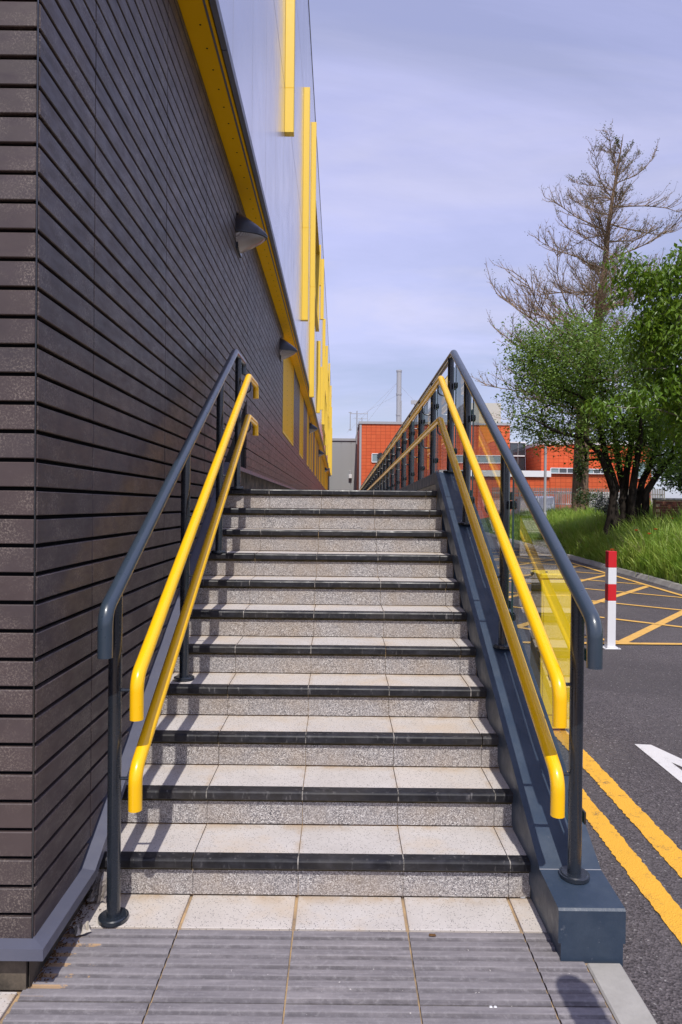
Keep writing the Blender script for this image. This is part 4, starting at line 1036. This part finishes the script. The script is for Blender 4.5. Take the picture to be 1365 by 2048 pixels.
for (u0, u1, v0, v1) in ((1049.5, 1051.5, 885, 966), (1020, 1051, 884, 886), (1020, 1051, 911, 913), (1020, 1051, 958, 961), (1035, 1036, 886, 958)):
    p0 = P(u0, v1, 62.8); p1 = P(u1, v0, 62.8); wf.box(p0.x, p1.x, 62.7, 62.79, p0.z, p1.z)
orl(wf.build('window_frame', 'white', ob))
# low front wing with pale fascia
b = MB(); la, lb_, lz = Bx(b, 880, 1099, 952, 54, 6); orl(b.build('front_wing', 'orange', ob))
p0 = P(878, 952, 54); p1 = P(1101, 942, 54); orl(MB().box(p0.x, p1.x, 53.8, 60, p0.z, p1.z).build('fascia', 'white', ob))
b = MB(); Bx(b, 1099.5, 1300, 946, 55, 3); orl(b.build('front_wing', 'orange', ob))
def strip_win(u0, u1, v0, v1, Y, panes, mat='window'):
    p0 = P(u0, v1, Y); p1 = P(u1, v0, Y); f = MB(); t_ = 0.06
    f.box(p0.x, p1.x, Y-0.10, Y-0.002, p0.z, p0.z+t_).box(p0.x, p1.x, Y-0.10, Y-0.002, p1.z-t_, p1.z)
    wn = (p1.x-p0.x)/panes
    for i in range(panes+1):
        xx = p0.x+i*wn; f.box(xx-t_/2, xx+t_/2, Y-0.101, Y-0.003, p0.z+t_+.001, p1.z-t_-.001)
    fo = orl(f.build('window', 'white', ob))
    for i in range(panes):
        q_ = MB().box(p0.x+i*wn+t_/2+.001, p0.x+(i+1)*wn-t_/2-.001, Y-0.05, Y-0.01, p0.z+t_+.001, p1.z-t_-.001).build('pane', 'blind' if (i == 0 or mat == 'blind') else 'window', fo)
strip_win(1101, 1150, 936, 947, 54.9, 3); strip_win(1172, 1215, 938, 948, 54.9, 3)
strip_win(744, 760, 907, 925, 60, 1); strip_win(905, 1002, 911, 926, 60, 4, 'blind'); strip_win(1268, 1290, 925, 957, 54.9, 1)
p0 = P(760, 915, 59.7); orl(MB().tube([(p0.x+.05, 59.98, p0.z+.15), (p0.x+.05, 59.6, p0.z+.15)], [0.30, 0.26], 14).build('vent_cowl', 'black', ob, True))
b = MB(); Bx(b, 928, 1002, 806, 66, 8, 8.5); orl(b.build('roof_plant_room', 'cream', ob))
# pale grey shed at the end of the walkway
gb = thing('grey_building', 'plain pale grey clad building at the end of the walkway', 'building', (-4, 70, 0))
zg = P(700, 882, 70).z; xg = P(722, 882, 70).x
MB().box(-12+4, xg+4, 0.1, 14, 0, zg).build('wall', 'greyclad', gb)
k = 0; xx = xg
while xx > -9:
    MB().box(xx-0.98+4, xx+4-0.02, 0.0, 0.099, 0, zg-0.02).build('cladding_panel', 'greyclad', gb); xx -= 1.0
MB().box(-12+4, xg+4.08, -0.1, 14.1, zg, zg+0.25).build('roof_coping', 'steel', gb)
p0 = P(701, 950, 69.9)
MB().box(p0.x-0.16+4, p0.x+0.16+4, -0.35, -0.001, p0.z-0.35, p0.z+0.05, 0.03).build('floodlight', 'white', gb)
MB().box(p0.x-0.12+4, p0.x+0.12+4, -0.28, -0.05, p0.z+0.05, p0.z+0.45, 0.03).build('floodlight_bracket', 'steel', gb)
# chimney flue with guy wires
cy = 86.0; c0 = P(798.5, 741, cy)
cf = thing('chimney_flue', 'tall slim steel chimney flue behind the orange block', 'chimney', (c0.x, cy, 0))
MB().cyl((0, 0), 0.31, 0, c0.z, 16).build('flue', 'steel', cf, True)
for z_ in (c0.z-0.1, c0.z-3.0, c0.z-5.6): MB().cyl((0, 0), 0.36, z_-0.12, z_+0.1, 16).build('collar', 'steel', cf)
for dx_, dz_ in ((-6.5, -9.5), (-5.0, -9.5), (5.2, -9), (-5.8, -7.8)):
    MB().tube([(0, 0, c0.z-1.3-(dz_+9.5)), (dx_, -1, c0.z+dz_+1.5)], 0.013, 4).build('guy_wire', 'steel', cf)
MB().tube([(0.25, -0.2, c0.z-8), (0.25, -0.3, c0.z-3.9)], 0.10, 6).build('ladder_pipe', 'steel', cf)
# roof aerial
a0 = P(714, 862, 61.5)
ae = thing('roof_aerial', 'metal television aerial on a lattice bracket at the orange roof corner', 'aerial', (a0.x, 61.5, a0.z-1.2))
MB().tube([(0, 0, 0), (0, 0, 3.0)], 0.05, 6).tube([(0.45, 0, 0.8), (0.45, 0, 2.4)], 0.04, 6).tube([(0, 0, 1.0), (0.45, 0, 1.9)], 0.03, 5).tube([(0, 0, 1.9), (0.45, 0, 1.0)], 0.03, 5).build('mast', 'steel', ae)
MB().tube([(-0.6, 0, 2.75), (0.95, 0, 2.75)], 0.03, 5).tube([(-0.2, 0, 2.3), (0.95, 0, 2.3)], 0.02, 5).tube([(-0.6, 0, 1.2), (-0.6, 0, 2.9)], 0.035, 5).tube([(-0.75, 0, 2.85), (-0.45, 0, 2.85)], .03, 5).tube([(-0.75, 0, 1.3), (-0.45, 0, 1.3)], .03, 5).tube([(0.95, 0, 1.9), (0.95, 0, 2.9)], 0.02, 5).build('antenna_rods', 'steel', ae)
a1 = P(829, 850, 66); 
a2 = thing('roof_mast', 'thin pale mast on the orange roof right of the flue', 'mast', (a1.x, 66, a1.z-1))
MB().tube([(0, 0, 0), (0, 0, 3.4)], 0.05, 6).build('pole', 'steel', a2); MB().box(-0.35, 0.35, -0.1, 0.1, 3.0, 3.35).build('crosshead', 'steel', a2)
# lamp post, fence, rail, vans
l0 = P(1090, 1010, 30)
lp = thing('lamp_post', 'slim grey lamp post rising through the foliage beyond the grass', 'lamp post', (l0.x, 30, 0.3))
MB().tube([(0, 0, 0), (0, 0, 1.0), (0, 0, 1.02), (0, 0, 7.5)], [0.085, 0.085, 0.06, 0.045], 12).build('pole', 'steel', lp, True)
MB().box(-0.55, 0.05, -0.09, 0.09, 7.45, 7.58, 0.03).build('lantern', 'steel', lp)
fx0 = P(985, 1000, 47).x; fx1 = P(1330, 1000, 47).x; ftop = P(1100, 975, 47).z
fe = thing('palisade_fence', 'weathered palisade fence across the car park in front of the orange building', 'fence', (fx0, 47, 0))
xx = 0; rail = MB().box(0, fx1-fx0, 0.03, 0.07, 0.45, 0.52).box(0, fx1-fx0, 0.03, 0.07, ftop-0.45, ftop-0.38).build('rail', 'steel', fe)
MT['pale'] = gloss('weathered_pale', (0.20, 0.175, 0.15), 0.8, 0, 0.4)
pm = MB().prism([(0, 0.1), (0.07, 0.1), (0.07, ftop-0.06), (0.035, ftop), (0, ftop-0.06)], 0, 0.015, 'y').mesh('pale', 'pale')
i = 0
while xx < fx1-fx0 and i < 290: link('pale', pm, fe, (xx, 0, 0)); xx += 0.118; i += 1
gr_ = thing('guard_rail', 'white tubular guard rail standing before the palisade fence', 'guard rail', tuple(P(1040, 1010, 40)))
gr_.location.z = 0.4; zt = P(1100, 984, 40).z-0.4
gw = P(1145, 1000, 40).x-P(1040, 1000, 40).x
b = MB().tube([(0, 0, zt), (gw, 0, zt)], 0.03, 6).tube([(0, 0, zt-0.7), (gw, 0, zt-0.7)], 0.02, 6)
for i in range(28): b.tube([(gw*i/27, 0, zt-0.7), (gw*i/27, 0, zt)], 0.014, 5)
b.build('rail', 'white', gr_)
for i in range(4): MB().tube([(gw*i/3, 0.02, -0.4), (gw*i/3, 0.02, zt)], 0.035, 6).build('leg', 'white', gr_)
def van(label, loc, rz, sc_=1.0, h=1.9):
    t = thing('parked_van', label, 'van', loc, rz, 'white vans in the car park')
    pr = [(0.0, 0.35), (0.0, 1.0), (0.15, h-0.1), (0.3, h), (3.1, h), (3.6, 1.15), (4.35, 0.95), (4.45, 0.35)]
    MB().prism(pr, -0.85, 0.85, 'y').build('body', 'white', t)
    MB().prism([(2.55, 1.15), (3.48, 1.15), (3.12, h-0.15), (2.55, h-0.15)], -0.86, 0.86, 'y').build('side_window', 'window', t)
    MB().prism([(3.13, h-0.05), (3.61, 1.17), (3.63, 1.17), (3.15, h-0.05)], -0.72, 0.72, 'y').build('windscreen', 'window', t)
    for yy in (-0.78, 0.78):
        for xx in (0.8, 3.6):
            w_ = MB().tube([(xx, yy-0.1, 0.33), (xx, yy+0.1, 0.33)], 0.33, 18).build('wheel', 'tyre', t); MB().tube([(xx, yy-0.11, 0.33), (xx, yy+0.11, 0.33)], 0.19, 12).build('rim', 'steel', w_)
        MB().box(4.40, 4.47, yy*0.8-0.1, yy*0.8+0.1, 0.72, 0.90).build('headlight', 'diffuser', t)
    return t
v0 = P(1055, 1010, 36); v0 = P(1083, 1010, 43); van('white van parked beyond the grass by the lamp post', (v0.x, 43, 0.32), math.pi/2, h=1.95)
v1 = P(1165, 1000, 44); van('white van roof showing over the grass behind the forked tree', (P(1158, 1000, 52).x, 51, 0.45), 0.0, h=2.3)

# ------------------------------------------------------------------ litter
def crumple(name, label, cat, loc, sx_, sy_, sz_, mat, seed, n=9):
    r_ = random.Random(seed); b = MB()
    for j in range(n+1):
        for i in range(n+1):
            u, v = i/n-0.5, j/n-0.5
            b.v.append((u*sx_+r_.uniform(-.12, .12)*sx_/2, v*sy_+r_.uniform(-.12, .12)*sy_/2, sz_*(0.5+0.5*math.sin(u*17+r_.random())*math.cos(v*3))*(1-abs(v))+r_.uniform(0, .15)*sz_+0.002))
    for j in range(n):
        for i in range(n): k = j*(n+1)+i; b.f.append((k, k+1, k+n+2, k+n+1))
    me = b.mesh(name, mat); o = link(name, me, None, loc, None, label, cat)
    md = o.modifiers.new('thick', 'SOLIDIFY'); md.thickness = 0.0012; return o
o = crumple('plastic_scrap', 'crumpled grey plastic scrap wedged at the foot of the wall by the first step', 'litter', (-0.915, 2.62, 0.05), 0.07, 0.10, 0.04, 'film', 3); o.rotation_euler = (R(68), R(10), R(8))
o = crumple('paper_scrap', 'small dirty white scrap of paper lying by the flashing below the stairs', 'litter', (-0.905, 2.415, 0.004), 0.05, 0.05, 0.025, 'paper', 5, 5); o.rotation_euler = (R(12), R(-8), 0.5)
b = MB()
for k in range(420):
    y_ = 2.15+random.random()*0.5; x_ = -0.975+abs(random.gauss(0, 0.028))+max(0, y_-2.35)*0.08*random.random(); a = random.uniform(0, 3.14); l = random.uniform(.003, .011)
    b.add([(x_, y_, 0.001), (x_+l*math.cos(a), y_+l*math.sin(a), 0.002+random.random()*0.004), (x_+l*math.cos(a)-l*.4*math.sin(a), y_+l*math.sin(a)+l*.4*math.cos(a), 0.003), (x_-l*.4*math.sin(a), y_+l*.4*math.cos(a), 0.004)], [(0, 1, 2, 3)])
b.build('leaf_litter', 'debris', kind='stuff', label='brown dry leaf litter and dirt along the foot of the clad wall', cat='leaf litter')
w0 = P(1047, 1797, 1); g_ = 1.524/(1.524-w0.z)
MB().tube([(w0.x*g_, g_, 0.0), (w0.x*g_, g_, 0.004)], [0.013, 0.012], 20).build('bottle_cap', 'steel', None, True, label='flat grey disc lying on the pale slab by the kerb wall', cat='disc')
w0 = P(866, 1877, 1); g_ = 1.524/(1.524-w0.z)
o = crumple('dry_leaf', 'small curled brown leaf on the ribbed paving near the joint', 'leaf', (w0.x*g_, g_, 0.0), 0.022, 0.014, 0.008, 'debris', 11, 4)
for i, (px, lab) in enumerate(((984, 'left of two tiny white petals on the ribbed paving'), (993, 'right of two tiny white petals on the ribbed paving'))):
    w0 = P(px, 2021, 1); g_ = 1.524/(1.524-w0.z)
    MB().tube([(w0.x*g_, g_, 0.0), (w0.x*g_, g_+0.001, 0.003)], [0.0055, 0.004], 8).build('petal_scrap', 'white', label=lab, cat='petal')
